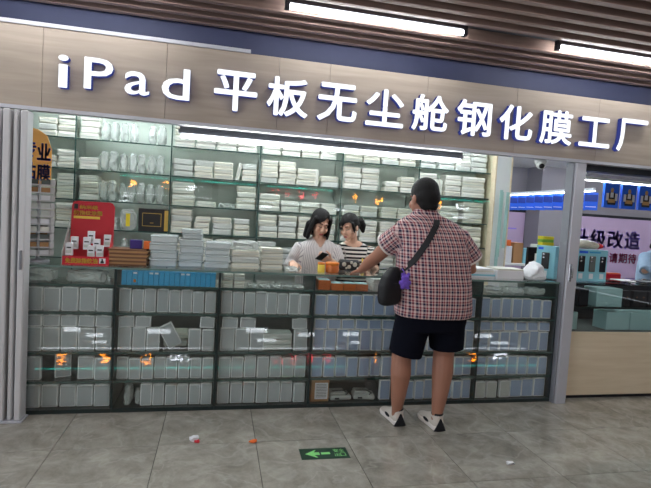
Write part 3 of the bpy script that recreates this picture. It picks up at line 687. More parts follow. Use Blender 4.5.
# kraft envelopes
for k in range(9):
    link('envelope', MB().bbox(-.125, .125, 0, .18, 0, .0125, .001).mesh('envelope', 'kraft' if k % 2 else 'kraftdark'), None, (-0.60 + rnd.uniform(-.006, .006), .08 + rnd.uniform(-.005, .005), 1.0 + k * .0131), (0, 0, rnd.uniform(-.03, .03)), 'brown kraft card envelope in a flat stack beside the red display', 'envelope', 'stack of kraft envelopes')
link('small_box', MB().bbox(-.04, .04, 0, .05, 0, .06, .002).mesh('small_box', 'purplecard'), None, (-.555, .13, 1.119), (0, 0, .1), 'small deep purple box on top of the kraft envelopes', 'box')
link('small_box', MB().bbox(-.022, .022, 0, .05, 0, .055, .002).mesh('small_box', 'orange'), None, (-.485, .14, 1.119), (0, 0, -.1), 'small orange box on top of the kraft envelopes', 'box')
# frosted cases
def frosted(x0, x1, n, y, ht, z=1.0, grp='frosted cases', lab='frosted clear plastic case in a stack on the counter top'):
    wd = x1 - x0 - .01
    for k in range(n):
        m = MB(); m.bbox(-wd / 2, wd / 2, 0, .14, 0, ht * .80, .008); m.bbox(-wd / 2 - .003, wd / 2 + .003, -.003, .143, ht * .72, ht * .985, .006)
        link('frosted_case', m.mesh('frosted_case', 'frost'), None, ((x0 + x1) / 2 + rnd.uniform(-.005, .005), y + rnd.uniform(-.004, .004), z + k * ht), (0, 0, rnd.uniform(-.03, .03)), lab, 'plastic case', grp)
FL = 'frosted clear case in the counter-top stack '
frosted(-.465, -.275, 4, .12, .056, 1.0, 'frosted cases by the envelopes', FL + 'next to the kraft envelopes'); frosted(-.268, -.092, 4, .14, .05, 1.0, 'frosted cases of the tallest stack', FL + 'that is tallest')
frosted(-.255, -.105, 2, .15, .036, 1.202, 'narrow frosted cases', 'narrow frosted case on top of the tallest counter-top stack'); frosted(-.088, .095, 4, .12, .048, 1.0, 'frosted cases by the wrapped packs', FL + 'next to the wrapped packs')
for k in range(3): link('film_pack', pack(.2, .045, 1 + k % 2), None, (.205, .14, 1.0 + k * .046), (0, 0, .04 * k), 'creamy bag-wrapped pack in a stack beside the frosted cases', 'film pack', 'wrapped packs beside the frosted cases')
bag(.20, 1.14, 0, True, y=.21, s=.95, lab='clear bag crumpled on the wrapped packs', grp='loose bag on the wrapped packs')
for k in range(4): link('film_pack', pack(.16, .04, 1), None, (.405, .16, 1.0 + k * .041), (0, 0, .05 * (k % 2)), 'cream pack in the tall stack by the woman in pinstripes', 'film pack', 'cream packs by the woman')
bag(.548, 1.0, 1, True, y=.14, s=.45, lab='clear crumpled bag on the counter by the pinstriped sleeve', grp='bag by the sleeve')
# jars
o = thing('jar', 'yellow plastic jar on the counter in front of the woman in pinstripes', 'jar', (.775, .12, 1.0))
MB().lathe([(.0, 0), (.026, 0), (.028, .005), (.028, .058), (.024, .062)], n=18).build('body', 'yellowink', o); MB().lathe([(.026, .060), (.029, .062), (.029, .076), (.0, .078)], n=18).build('lid', 'amber', o)
o = thing('jar', 'wide amber brown jar on the counter beside the yellow jar', 'jar', (.865, .14, 1.0))
MB().lathe([(.0, 0), (.048, 0), (.051, .006), (.051, .055), (.047, .058)], n=22).build('body', 'amberdeep', o); MB().lathe([(.048, .056), (.053, .058), (.053, .074), (.05, .078), (0, .078)], n=22).build('lid', 'amber', o)
# black patterned pouch and yellow ornament
o = thing('patterned_pouch', 'black pouch with pale round pattern in front of the woman in stripes', 'pouch', (1.05, .33, 1.0))
MB().bbox(-.085, .085, -.03, .04, 0, .085, .015).build('body', 'blackcard', o)
for x, z, r in ((-.05, .05, .018), (-.008, .03, .016), (.04, .05, .019), (-.03, .02, .01), (.065, .02, .01), (.01, .066, .012)):
    MB().ell((x, -.0305, z), (r, .002, r), None, 0, 12, 6).build('pattern_spot', 'pack2', o)
o = thing('ornament', 'small yellow plastic ornament beside the patterned pouch', 'ornament', (1.165, .30, 1.0))
m = MB(); m.ell((0, 0, .03), (.024, .02, .03)); m.ell((0, 0, .07), (.02, .018, .02)); m.ell((-.015, 0, .092), (.008, .007, .012)); m.ell((.015, 0, .092), (.008, .007, .012)); m.build('body', 'yellowink', o)
# right end of the counter: papers, blue phone-case box
for k in range(5): link('flat_box', MB().bbox(-.13, .13, 0, .2, 0, .015, .002).mesh('flat_box', ('paper', 'skyblue', 'paper', 'pack', 'paper')[k]), None, (2.095 + .01 * (k % 2), .12, 1.0 + k * .0155), (0, 0, .05 * k - .1), 'flat white sheet box in the low stack behind the man', 'box', 'flat boxes behind the man')
o = thing('white_carton', 'white glossy carton lying on the counter beside the paper bag', 'box', (2.365, .10, 1.0), -.06)
MB().bbox(-.12, .12, 0, .2, 0, .068, .003).build('body', 'paper', o); MB().bbox(-.118, .118, .002, .198, .0685, .085, .003).build('lid', 'pack', o)
pb = crinkle('paper_bag', .18, .15, .14, 'paper', 44, .028, 12.0)
for v in pb.vertices: k = max(0, 1 - v.co.z / .17); v.co.x *= .25 + .8 * k
link('paper_bag', pb, None, (2.60, .12, 1.0), (0, 0, .1), 'crumpled white paper bag peaked on the counter by the blue box', 'paper bag')
def phonecase_box(x, y, rz, wd, ht, lab, n):
    o = thing('case_display_box', lab, 'display box', (x, y, 1.0), rz)
    MB().bbox(-wd / 2, wd / 2, 0, .09, 0, ht, .003).build('body', 'skyblue', o)
    for k in range(n):
        cx = -wd / 2 + wd * (k + .5) / n; c = MB(); c.bbox(cx - .032, cx + .032, -.012, -.001, ht * .30, ht * .80, .005)
        ph = c.build('phone_case', ('blackplastic', 'backpanel', 'darkmetal')[k % 3], o)
        for q in range(2): MB().lathe([(.0, 0), (.010, 0), (.010, .003), (.0, .003)], (0, 0, 0), 10).build('camera_ring', 'chrome', ph, loc=(cx - .014, -.0125, ht * .74 - q * .028), rot=(PI / 2, 0, 0))
        MB().box(cx - .02, cx + .02, -.004, -.001, ht * .08, ht * .24).build('price_label', 'paper', o)
    MB().box(-wd * .42, -wd * .15, -.002, -.0003, ht * .88, ht * .95).build('heading', 'bluebox', o)
    if n > 1: MB().box(-wd * .1, wd * .25, -.002, -.0003, ht * .89, ht * .94).build('subheading', 'cyanbox', o)
    return o
o = phonecase_box(2.80, .26, -.95, .16, .285, 'light blue box with one phone case standing left of the white post', 1)
phonecase_box(3.185, .16, .04, .33, .275, 'light blue display box with three phone cases right of the white post', 3)
o = thing('rolled_bag', 'white rolled bag with a red end on top of the blue display box', 'bag', (3.15, .2, 1.277))
m = MB(); m.limb([((-.12, 0, .03), (.05, .028)), ((-.05, 0, .045), (.055, .042)), ((.05, 0, .038), (.05, .036)), ((.10, 0, .03), (.035, .026))], 14, (0, 0, 1)); m.build('body', 'pack2', o)
MB().limb([((.105, 0, .03), (.036, .027)), ((.14, 0, .03), (.03, .022))], 14, (0, 0, 1)).build('red_end', 'red', o)
for k in range(6): link('lime_box', MB().bbox(-.06, .06, 0, .07, 0, .027, .002).mesh('lime_box', ('limecard', 'yellow')[k % 2]), None, (2.93 + .004 * (k % 2), .42, 1.2 + k * .0275), (0, 0, .04 * (k % 3)), 'thin lime and yellow box in a stack behind the light blue box', 'box', 'lime boxes')
link('pedestal_box', MB().bbox(-.07, .07, 0, .09, 0, .2, .003).mesh('pedestal_box', 'pack3'), None, (2.93, .41, 1.0), (0, 0, 0), 'pale carton under the lime boxes behind the light blue box', 'box')

# ------------------------------------------------------------------ neighbouring shop
rc = thing('shop_counter', 'low beige wood counter with a glass top case right of the post', 'counter', (4.4, .05, 0))
for k in range(3): MB().bbox(-1.52 + k * 1.02, -.505 + k * 1.02, 0, .5, .03, .58, .002).build('wood_panel', 'basewood', rc)
MB().box(-1.51, 1.53, .02, .5, 0, .029).build('plinth', 'darkmetal', rc)
MB().box(-1.52, 1.54, .003, .5, .5805, .589).build('deck', 'backpanel', rc)
MB().box(-1.52, 1.54, 0, .006, .59, .985).build('front_glass', 'frontglass', rc)
MB().bbox(-1.52, 1.54, -.003, .5, .988, 1.0, .002).build('top_glass', 'glass', rc)
s = MB().box(-1.52, 1.54, .012, .49, .782, .79).build('shelf', 'glass', rc); MB().box(-1.52, 1.54, .0075, .0118, .778, .794).build('shelf_edge', 'edgedark', s)
MB().box(-1.52, 1.54, .49, .5, .59, .98).build('back_panel', 'darkmetal', rc)
MB().box(-1.535, -1.521, 0, .5, .03, .987).build('side_panel', 'edgedark', rc)
def sbox(x0, x1, z, ht, m, lab, grp, y=.085):
    link('stock_box', MB().bbox(0, x1 - x0, 0, .16, 0, ht, .003).mesh('stock_box', m), None, (x0, y, z), (0, 0, 0), lab, 'box', grp)
for k, (x0, x1) in enumerate(((3.20, 3.46),)): sbox(x0, x1, .791, .16, 'paleteal', 'pale teal box on the upper shelf of the beige counter', None)
for k in range(9):
    x = 3.475 + k * .085
    if k == 1: x += .015
    o = thing('phone_box', 'dark upright phone box on the upper shelf of the beige counter', 'box', (x, .085, .791), 0, 'dark phone boxes')
    MB().bbox(0, .072, 0, .05, 0, .145, .002).build('body', 'blackcard', o); MB().ell((.036, -.001, .09), (.008, .001, .008), None, 0, 10, 6).build('lens_print', 'kraftdark', o)
for x0, x1 in ((3.32, 3.56), (3.565, 3.85), (3.86, 4.15)): sbox(x0, x1, .59, .155, 'paleteal', 'pale teal box on the lower shelf of the beige counter', 'teal boxes low')
sbox(2.955, 3.03, .59, .15, 'paleteal', 'narrow pale teal box by the post on the lower shelf', None)
for k in range(2): sbox(2.93 + k * .1, 3.02 + k * .1, .791, .15, 'darkmetal', 'charcoal box beside the post on the upper shelf', 'charcoal boxes')
# papers and tools on the right counter
for k in range(6): link('tablet', MB().bbox(-.1, .1, 0, .14, 0, .01, .003).mesh('tablet', ('screen', 'paper', 'darkmetal')[k % 3]), None, (3.47 + k * .17, .14 + .05 * (k % 2), 1.0 + .002 * k), (.0, .0, .3 * (k % 3) - .3), 'thin tablet lying on the beige counter', 'tablet', 'tablets on the beige counter')
o = thing('tool_tray', 'orange and red tool tray on the beige counter', 'tray', (3.62, .38, 1.0)); MB().bbox(-.09, .09, 0, .06, 0, .05, .004).build('body', 'red', o); MB().bbox(-.085, .085, .004, .056, .0505, .058, .002).build('lid', 'orange', o)
# shelving desk things seen between end panel and post
dk = thing('work_desk', 'white work desk with small goods in the back of the next shop', 'desk', (4.12, 2.2, 0))
MB().bbox(-.55, .55, 0, .5, .93, .96, .003).build('desktop', 'white', dk)
for x in (-.52, .52):
    for y in (.03, .47): MB().box(x - .02, x + .02, y - .02, y + .02, 0, .93).build('leg', 'alu2', dk)
for k, (x, wd, ht, m) in enumerate(((-.42, .16, .22, 'paper'), (-.25, .14, .27, 'kraft'), (-.08, .18, .20, 'skyblue'), (.1, .15, .26, 'pack2'), (-.425, .12, .08, 'orange'))):
    z = .96 if k < 4 else 1.181
    link('parcel', MB().bbox(-wd / 2, wd / 2, 0, .15, 0, ht, .004).mesh('parcel', m), None, (4.12 + x, 2.25, z), (0, 0, 0), ('white parcel on the work desk', 'brown parcel on the work desk', 'light blue parcel on the work desk', 'cream parcel on the work desk', 'orange packet on top of the white parcel')[k], 'parcel')
o = thing('monitor', 'black computer monitor seen past the white paper bag', 'monitor', (3.02, .72, 1.0), .25)
MB().bbox(-.10, .10, 0, .02, .03, .25, .004).build('panel', 'blackplastic', o); MB().box(-.093, .093, -.0015, .0, .04, .243).build('screen', 'screen', o)
MB().bbox(-.05, .05, -.02, .08, 0, .008, .002).build('foot', 'blackplastic', o); MB().box(-.015, .015, .021, .03, .008, .12).build('neck', 'blackplastic', o)
link('side_table', MB().bbox(-.22, .25, -.1, .2, 0, 1.0, .004).mesh('side_table', 'pack3'), None, (3.02, .74, 0), (0, 0, 0), 'pale cabinet carrying the black monitor', 'cabinet')
# posters
def poster(x0, x1, y, z0, z1, lab):
    o = thing('poster', lab, 'poster', ((x0 + x1) / 2, y, z0)); h = (x1 - x0) / 2
    MB().box(-h, h, 0, .012, 0, z1 - z0).build('sheet', 'poster', o); MB().box(-h, h, -.006, .014, z1 - z0 - .001, z1 - z0 + .045).build('rail', 'darkmetal', o); return o
p = poster(6.0, 8.7, 3.96, .2, 1.70, 'wide lilac poster with large violet characters on the far wall')
for k, ch in enumerate('升级改造'): print_on(p, ch, -1.32 + .02 + k * .365, -1.32 + .36 + k * .365, .955, 1.285, -.002, 'posterink', 'lettering', .035)
for k, ch in enumerate('敬请期待'): print_on(p, ch, -.70 + k * .20, -.70 + .185 + k * .20, .70, .88, -.002, 'redink', 'lettering', .03)
p2 = poster(4.62, 5.10, 3.96, .2, 1.69, 'narrow lilac poster with violet characters on the far wall')
for k, ch in enumerate('思科'): print_on(p2, ch, -.20 + k * .22, -.01 + k * .22, .62, .84, -.002, 'posterink', 'lettering', .035)
MB().box(-.09, .09, -.002, -.0005, 1.2, 1.22).build('small_print', 'posterink', p2)
struct('wall_column', MB().box(5.11, 5.6, 3.6, 4.0, 0, 2.45), 'wallgrey', 'grey column between the lilac posters', 'column')
# blue packages on rails with LED strips
def rail(x0, y0, x1, y1, z, lab):
    d = Vector((x1 - x0, y1 - y0, 0)); o = thing('led_rail', lab, 'light rail', (x0, y0, z), math.atan2(d.y, d.x))
    MB().box(0, d.length, -.015, .015, 0, .03).build('bar', 'white', o); MB().box(0, d.length, -.012, .012, -.008, -.0005).build('led_strip', 'led', o)
    for q in (.1, .9): MB().box(d.length * q - .006, d.length * q + .006, -.006, .006, .03, 2.45 - z).build('hanger', 'alu2', o)
rail(3.25, .62, 5.2, .62, 1.93, 'white LED rail above the blue packages near the glass')
rail(3.85, .98, 3.85, 3.0, 1.865, 'white LED rail running deep into the next shop')
def hang(x, y, z, rz, big, lab, grp):
    o = thing('blue_package', lab, 'package', (x, y, z), rz, grp); wd, ht = (.165, .235) if big else (.13, .185)
    MB().bbox(-wd / 2, wd / 2, 0, .03, 0, ht, .002).build('box', 'bluebox', o)
    if big:
        f = MB(); f.ell((0, -.002, .17), (.018, .002, .024)); f.build('head_print', 'tan', o)
        f = MB(); f.prism([(-.045, .03), (.045, .03), (.055, .11), (.03, .15), (-.03, .15), (-.055, .11)], -.002, -.0005); f.build('apron_print', 'blackcard', o)
        MB().box(-.04, .04, -.003, -.0021, .05, .085).build('tray_print', 'tan', o); MB().box(-.018, .018, -.003, -.0021, .10, .148).build('shirt_print', 'paper', o)
        for s in (-1, 1): MB().box(s * .05 - .014, s * .05 + .014, -.003, -.0021, .07, .14).build('sleeve_print', 'paper', o)
    else:
        MB().box(-.06, .06, -.002, -.0005, .09, .16).build('dark_print', 'bluedark', o); MB().box(-.05, .05, -.002, -.0005, .03, .037).build('white_print', 'paper', o)
    MB().box(-.004, .004, .012, .016, ht, ht + .02).build('hang_tab', 'blackplastic', o)
for k in range(6): hang(3.725 + k * .20, .60, 1.675, 0, True, 'blue package printed with a figure in an apron', 'blue packages with figure')
for k in range(12):
    y = .99 + k * .17
    hang(3.83, y, 1.66, -PI / 2 + .95, False, 'smaller blue package hanging under the receding LED rail', 'smaller blue packages')
# dark transom box above the right opening
MB().bbox(-1.0, 1.4, 0, .1, 0, .055, .004).build('shutter_box', 'darkmetal', None, loc=(3.9, .02, 1.93), label='dark roller shutter box under the sign right of the post', cat='shutter box')
# security camera
o = thing('security_camera', 'white dome security camera with black lens under the sign', 'security camera', (2.60, .16, 1.95))
MB().lathe([(.0, .0), (.035, .002), (.045, .02), (.048, .045), (.05, .5), (.0, .5)], n=18).build('mount', 'white', o)
MB().ell((-.02, -.035, .0), (.035, .035, .03)).build('head', 'white', o); MB().lathe([(0, 0), (.02, 0), (.02, .02), (.0, .02)], n=14).build('lens', 'blackplastic', o, loc=(-.032, -.058, -.008), rot=(PI / 2, 0, -.4))

# ------------------------------------------------------------------ corridor floor things
ex = thing('floor_sign', 'green exit floor sticker with a pale arrow on the marble tiles', 'floor sign', (.687, -.697, .0005), -.01)
MB().bbox(-.147, .147, -.066, .066, 0, .0012, .0003).build('plate', 'green', ex)
def flat(poly, m, name):
    MB().add([(x, y, .0018) for x, y in poly], [tuple(range(len(poly)))]).build(name, m, ex)
flat([(-.118, -.002), (-.055, .042), (-.045, .042), (-.062, .015), (-.03, .015), (-.03, -.018), (-.062, -.018), (-.045, -.048), (-.055, -.048)], 'greenlight', 'arrow')
flat([(-.02, -.014), (.035, -.014), (.035, .012), (-.02, .012)], 'greenlight', 'arrow_tail')
for k, ch in enumerate('安全出口'):
    me = text_mesh(ch, .06 + .036 * (k % 2), .092 + .036 * (k % 2), .008 - .05 * (k // 2), .048 - .05 * (k // 2))
    for v in me.vertices: v.co = (v.co.x, v.co.z, .0018)
    me.materials.clear(); me.materials.append(M['greenlight']); link('lettering', me, ex)
l1 = link('paper_scrap', crinkle('paper_scrap', .055, .045, .025, 'paper', 61, .008, 40), None, (-.085, -.46, 0), (0, 0, .3), 'crumpled white and red scrap on the floor tiles', 'paper scrap')
link('red_scrap', crinkle('red_scrap', .03, .025, .012, 'red', 62, .006, 60), l1, (.01, -.03, 0))
link('paper_scrap', crinkle('paper_scrap', .045, .035, .012, 'orange', 63, .007, 50), None, (.273, -.511, 0), (0, 0, .1), 'small orange scrap on the floor tiles', 'paper scrap')
link('paper_scrap', crinkle('paper_scrap', .05, .03, .014, 'paper', 64, .006, 50), None, (1.788, -.93, 0), (0, 0, .1), 'small white paper scrap alone on the floor tiles', 'paper scrap')

# ------------------------------------------------------------------ LED shop signs across the corridor (seen as reflections in floor and glass)
def ledsign(x, z, wd, ht, m, lab, seed, n=7):
    r = random.Random(seed); o = thing('led_sign', lab, 'led sign', (x, -7.8, z), 0, lab.split(' ')[0] + ' neon signs across the corridor'); MB().box(-wd / 2 - .06, wd / 2 + .06, -.06, -.02, -.05, ht + .05).build('panel', 'blackcard', o)
    s = MB()
    for k in range(n):
        a = (r.uniform(-wd / 2, wd / 2), 0.0, r.uniform(0, ht)); b = (r.uniform(-wd / 2, wd / 2), 0.0, a[2] + r.uniform(-.05, .05))
        if k % 2: b = (a[0] + r.uniform(-.03, .03), 0.0, min(ht, max(0, a[2] + r.choice((-1, 1)) * ht * .6)))
        s.tube([a, b], .014, 6)
    s.build('neon_stroke', m, o)
    MB().box(-.02, .02, -.1, -.06, ht, 2.76 - z).build('hanger', 'darkmetal', o)
for k, x in enumerate((-3.15, -2.28, -1.43, 3.9, 4.64, 6.56)): ledsign(x, 1.88, .24, .22, 'led_orange', 'orange neon shop sign across the corridor', k)
for k, x in enumerate((-.68, 7.34)): ledsign(x, 1.89, .5, .16, 'led_white', 'white neon script sign across the corridor', 20 + k, 9)
for k, x in enumerate((1.52, 1.9, 2.3, 2.7)): ledsign(x, 1.90, .22, .2, 'led_pink', 'pink neon shop sign across the corridor', 40 + k)
for x0, x1 in ((-4.2, 1.0), (1.3, 3.2), (5.6, 8.4)):
    o = thing('led_line', 'teal LED line on the shopfront across the corridor', 'led line', ((x0 + x1) / 2, -7.72, 2.17), 0, 'teal LED lines across the corridor'); h = (x1 - x0) / 2
    MB().tube([(-h, 0, 0), (h, 0, 0)], .012, 6).build('led_tube', 'led_teal', o); MB().box(-h, h, -.03, -.013, -.02, .02).build('channel', 'blackcard', o)
    for q in (-.8, .8): MB().box(h * q - .01, h * q + .01, -.03, -.016, 0.02, .59).build('hanger', 'darkmetal', o)

for k, (x, z, wd, ht) in enumerate(((-3.0, 1.32, .34, .10), (-2.55, 1.45, .36, .09), (-2.45, 1.62, .30, .06), (-1.2, 1.35, .5, .10), (1.0, 1.30, .5, .11), (1.25, 1.55, .45, .08), (2.2, 1.40, .4, .10), (3.3, 1.38, .4, .1), (3.5, 1.6, .4, .07), (6.9, 1.4, .5, .1), (7.4, 1.6, .5, .07))):
    o = thing('light_box', 'small lit white panel in the shopfront across the corridor', 'light box', (x, -7.95, z), 0, 'lit panels across the corridor')
    MB().box(-wd / 2 - .02, wd / 2 + .02, -.05, -.003, -.02, ht + .02).build('frame', 'blackcard', o); MB().box(-wd / 2, wd / 2, -.002, .004, 0, ht).build('diffuser', 'led_panel', o)
    MB().box(-.02, .02, -1.54, -.05, ht * .3, ht * .7).build('bracket', 'darkmetal', o)
for x0, x1 in ((-3.6, -.2), (.6, 3.0), (5.8, 8.0)):
    o = thing('led_line', 'white LED line low on the shopfront across the corridor', 'led line', ((x0 + x1) / 2, -7.72, 1.72), 0, 'white LED lines across the corridor'); h = (x1 - x0) / 2
    MB().tube([(-h, 0, 0), (h, 0, 0)], .012, 6).build('led_tube', 'led_panel', o)
    for q in (-.9, .9): MB().box(h * q - .01, h * q + .01, -.03, -.013, -1.72, .02).build('stand', 'darkmetal', o)

# ------------------------------------------------------------------ people
def head_parts(mb, T, s=1.0, fat=1.0):
    S = T @ Matrix.Scale(s, 4)
    mb.ell((0, -.018, .035), (.074 * fat, .094, .090), S, 0, 20, 14)
    mb.ell((0, .028, -.035), (.060 * fat, .064, .080), S, 0, 20, 14)
    mb.ell((0, .055, -.097), (.028 * fat, .026, .022), S)
    for q in (-1, 1):
        mb.ell((q * .036, .062, -.03), (.026 * fat, .026, .032), S)
        mb.ell((q * .074 * fat, -.012, -.012), (.010, .022, .032), S)
        mb.ell((q * .026, .077, .030), (.023, .012, .009), S)
    mb.limb([(S @ Vector((0, .088, .018)), .010 * s), (S @ Vector((0, .106, -.022)), .014 * s)], 10)
    mb.ell((0, .094, -.028), (.018, .014, .009), S)
    mb.ell((0, .086, -.060), (.024, .010, .007), S); mb.ell((0, .085, -.070), (.020, .010, .007), S)
def hand_parts(mb, wrist, d, n, side, s=1.0, curl=(.25, .4, .3), spread=.05, thumb=.7):
    # d: finger direction, n: back-of-hand normal, side=+1 thumb on +cross side
    d = Vector(d).normalized(); n = Vector(n); n = (n - d * n.dot(d)).normalized(); c = d.cross(n).normalized() * side
    W = Vector(wrist); P = lambda a, b, e: W + (d * a + c * b + n * e) * s
    mb.limb([(P(-.01, 0, 0), (.027 * s, .021 * s)), (P(.03, .002, 0), (.036 * s, .017 * s)), (P(.075, 0, .002), (.041 * s, .014 * s)), (P(.088, 0, .002), (.038 * s, .011 * s))], 16, n)
    for k, (b, L) in enumerate(((.031, .068), (.0105, .078), (-.0105, .072), (-.031, .056))):
        ang = 0.0; p = P(.080, b, .002); e = (d + c * (b / .03) * spread).normalized(); pts = [(p, .0095 * s)]
        for j, q in enumerate((.45, .32, .23)):
            ang += curl[j]; p = p + (e * math.cos(ang) - n * math.sin(ang)) * (L * q * s); pts.append((p, (.0092, .0084, .0072)[j] * s))
        mb.limb(pts, 10, n)
    t0 = P(.022, .030, -.004); t1 = t0 + (d * .55 + c * thumb - n * .25).normalized() * .036 * s; t2 = t1 + (d * .85 + c * thumb * .45 - n * .3).normalized() * .030 * s; t3 = t2 + (d * .95 + c * .05 - n * .35).normalized() * .022 * s
    mb.limb([(P(.005, .016, -.003), .015 * s), (t0, .0145 * s), (t1, .0115 * s), (t2, .0105 * s), (t3, .008 * s)], 10, n)
def frame_T(c, yaw, pitch, roll=0.0):
    # local +y is the face direction; yaw 0 looks to +y
    return Matrix.Translation(c) @ Euler((0, 0, yaw)).to_matrix().to_4x4() @ Euler((pitch, 0, 0)).to_matrix().to_4x4() @ Euler((0, roll, 0)).to_matrix().to_4x4()
def cloth_attr(me, axis_c, limbs, zt):
    # metres around / along the nearest garment tube
    at = me.attributes.new('cloth', 'FLOAT_VECTOR', 'POINT'); dat = []
    for v in me.vertices:
        p = v.co; best = None
        for a, b, r in limbs:
            a = Vector(a); b = Vector(b); ab = b - a; t = (p - a).dot(ab) / ab.length_squared
            if t < zt: continue
            q = a + ab * t; dd = (p - q).length
            if dd < r * 1.35 and (best is None or dd < best[0]): best = (dd, a, b, t, r)
        if best:
            _, a, b, t, r = best; tn = (b - a).normalized(); s0 = tn.cross(Vector((0, 1, 0))); s0 = s0.normalized() if s0.length > .05 else Vector((1, 0, 0)); u0 = s0.cross(tn)
            q = p - (a + (b - a) * t); dat += [math.atan2(q.dot(s0), q.dot(u0)) * r, t * (b - a).length, 0]
        else:
            cx, cy, R = axis_c(p.z); dat += [math.atan2(p.x - cx, -(p.y - cy)) * R, p.z, 0]
    at.data.foreach_set('vector', dat)
def place(me, m, name, parent, c):
    me.transform(Matrix.Translation((-c[0], -c[1], -c[2]))); me.materials.clear(); me.materials.append(M[m]); me.name = name
    return link(name, me, parent)
def interp(rows):
    def f(z):
        if z <= rows[0][0]: return rows[0][1], rows[0][2], rows[0][3]
        for a, b in zip(rows[:-1], rows[1:]):
            if a[0] <= z <= b[0]:
                k = (z - a[0]) / (b[0] - a[0] + 1e-9); return tuple(a[i] + (b[i] - a[i]) * k for i in (1, 2, 3))
        return rows[-1][1], rows[-1][2], rows[-1][3]
    return f
def facial(parent, T, s, base, brow=True, lip='lip'):
    S = T @ Matrix.Scale(s, 4); inv = Matrix.Translation(-Vector(base))
    for q in (-1, 1):
        MB().tube([inv @ S @ Vector((q * x, y, z)) for x, y, z in ((.016, .0915, .006), (.026, .0935, .0025), (.036, .0905, .004), (.044, .084, .008))], .0028 * s, 6).build('eyelid', 'hair', parent)
        MB().tube([inv @ S @ Vector((q * x, y, z)) for x, y, z in ((.014, .0955, .032), (.028, .0945, .037), (.044, .084, .033))], .0034 * s, 6).build('eyebrow', 'hair', parent)
    MB().ell((0, .0945, -.0645), (.021, .0055, .0085), inv @ S).build('lips', lip, parent)

# ---- the man in plaid, seen from behind
base = (1.42, -.38, 0); man = thing('person', 'man in a plaid short-sleeved shirt and dark shorts leaning on the glass counter', 'person', base)
HT = frame_T((1.368, -.325, 1.583), .22, -.16) @ Matrix.Scale(1.06, 4)
SL, SR = (1.225, -.355, 1.345), (1.625, -.365, 1.34)
EL, ER = (1.105, -.20, 1.165), (1.755, -.335, 1.115)
WL, WR = (1.050, -.02, 1.045), (1.70, -.10, 1.05)
b = MB(); head_parts(b, HT, 1.0, 1.1)
b.limb([((1.39, -.35, 1.44), .066), ((1.378, -.34, 1.52), .062), (HT @ Vector((0, -.02, -.02)), .062)], 18)
rows_b = [(.80, 1.46, -.39, .225, .15), (.95, 1.46, -.385, .23, .16), (1.1, 1.45, -.37, .225, .155), (1.25, 1.435, -.355, .205, .135), (1.36, 1.42, -.35, .185, .105), (1.42, 1.40, -.345, .10, .075)]
b.torso(rows_b)
b.limb([(SL, .052), ((1.165, -.285, 1.26), .055), (EL, .046), ((1.078, -.11, 1.11), .045), (WL, .029)], 16)
b.limb([(SR, .052), ((1.70, -.355, 1.23), .055), (ER, .047), ((1.735, -.22, 1.085), .044), (WR, .029)], 16)
hand_parts(b, WL, (-.22, .93, -.35), (-.15, .3, 1), 1, 1.0, (.22, .30, .25))
hand_parts(b, WR, (-.3, .9, -.30), (0, .3, 1), -1, 1.0, (.22, .3, .25))
b.limb([((1.36, -.385, .86), .115), ((1.30, -.38, .66), .088), ((1.270, -.37, .50), .069), ((1.270, -.38, .385), .070), ((1.276, -.35, .22), .053), ((1.283, -.322, .10), .036), ((1.284, -.318, .055), .034)], 16)
b.limb([((1.545, -.40, .86), .115), ((1.57, -.40, .68), .088), ((1.570, -.395, .52), .072), ((1.566, -.408, .40), .073), ((1.548, -.426, .23), .054), ((1.540, -.422, .10), .037), ((1.537, -.420, .055), .034)], 16)
for hx, hy, tx, ty in ((1.284, -.318, 1.272, -.195), (1.537, -.420, 1.528, -.295)): b.limb([((hx, hy, .050), .030), ((tx, ty, .040), .018)], 12)
place(fuse(b, .0048, 5), 'skin_m', 'body', man, base)
facial(man, HT, 1.0, base)
h = MB(); S = HT
h.ell((0, -.022, .045), (.086, .102, .094), S, 0, 20, 14); h.ell((0, -.045, .01), (.083, .082, .085), S, 0, 20, 14); h.ell((0, -.055, -.045), (.068, .052, .055), S)
hm = fuse(h, .006, 4); iS = S.inverted(); cut_below(hm, lambda p: (lambda q: q.y > .072 - max(0, .06 - q.z) * .9 and q.z < .085 or (q.z < -.085))(iS @ p))
place(thicken(hm, .004), 'hair', 'hair', man, base)
rows = [(.795, 1.463, -.40, .268, .185), (.85, 1.463, -.40, .27, .19), (1.0, 1.458, -.392, .264, .195), (1.15, 1.448, -.377, .258, .186), (1.28, 1.435, -.362, .252, .168), (1.365, 1.42, -.352, .245, .145), (1.42, 1.405, -.346, .215, .115), (1.45, 1.398, -.343, .165, .098), (1.48, 1.388, -.34, .10, .084), (1.505, 1.383, -.338, .078, .076)]
s = MB(); s.torso(rows, 36)
SLe, SRe = (1.150, -.255, 1.250), (1.742, -.35, 1.185)
s.limb([((1.27, -.365, 1.36), .055), ((1.215, -.345, 1.335), .080), (SLe, .085)], 20, round_ends=False); s.limb([((1.58, -.365, 1.36), .055), ((1.635, -.36, 1.33), .082), (SRe, .086)], 20, round_ends=False)
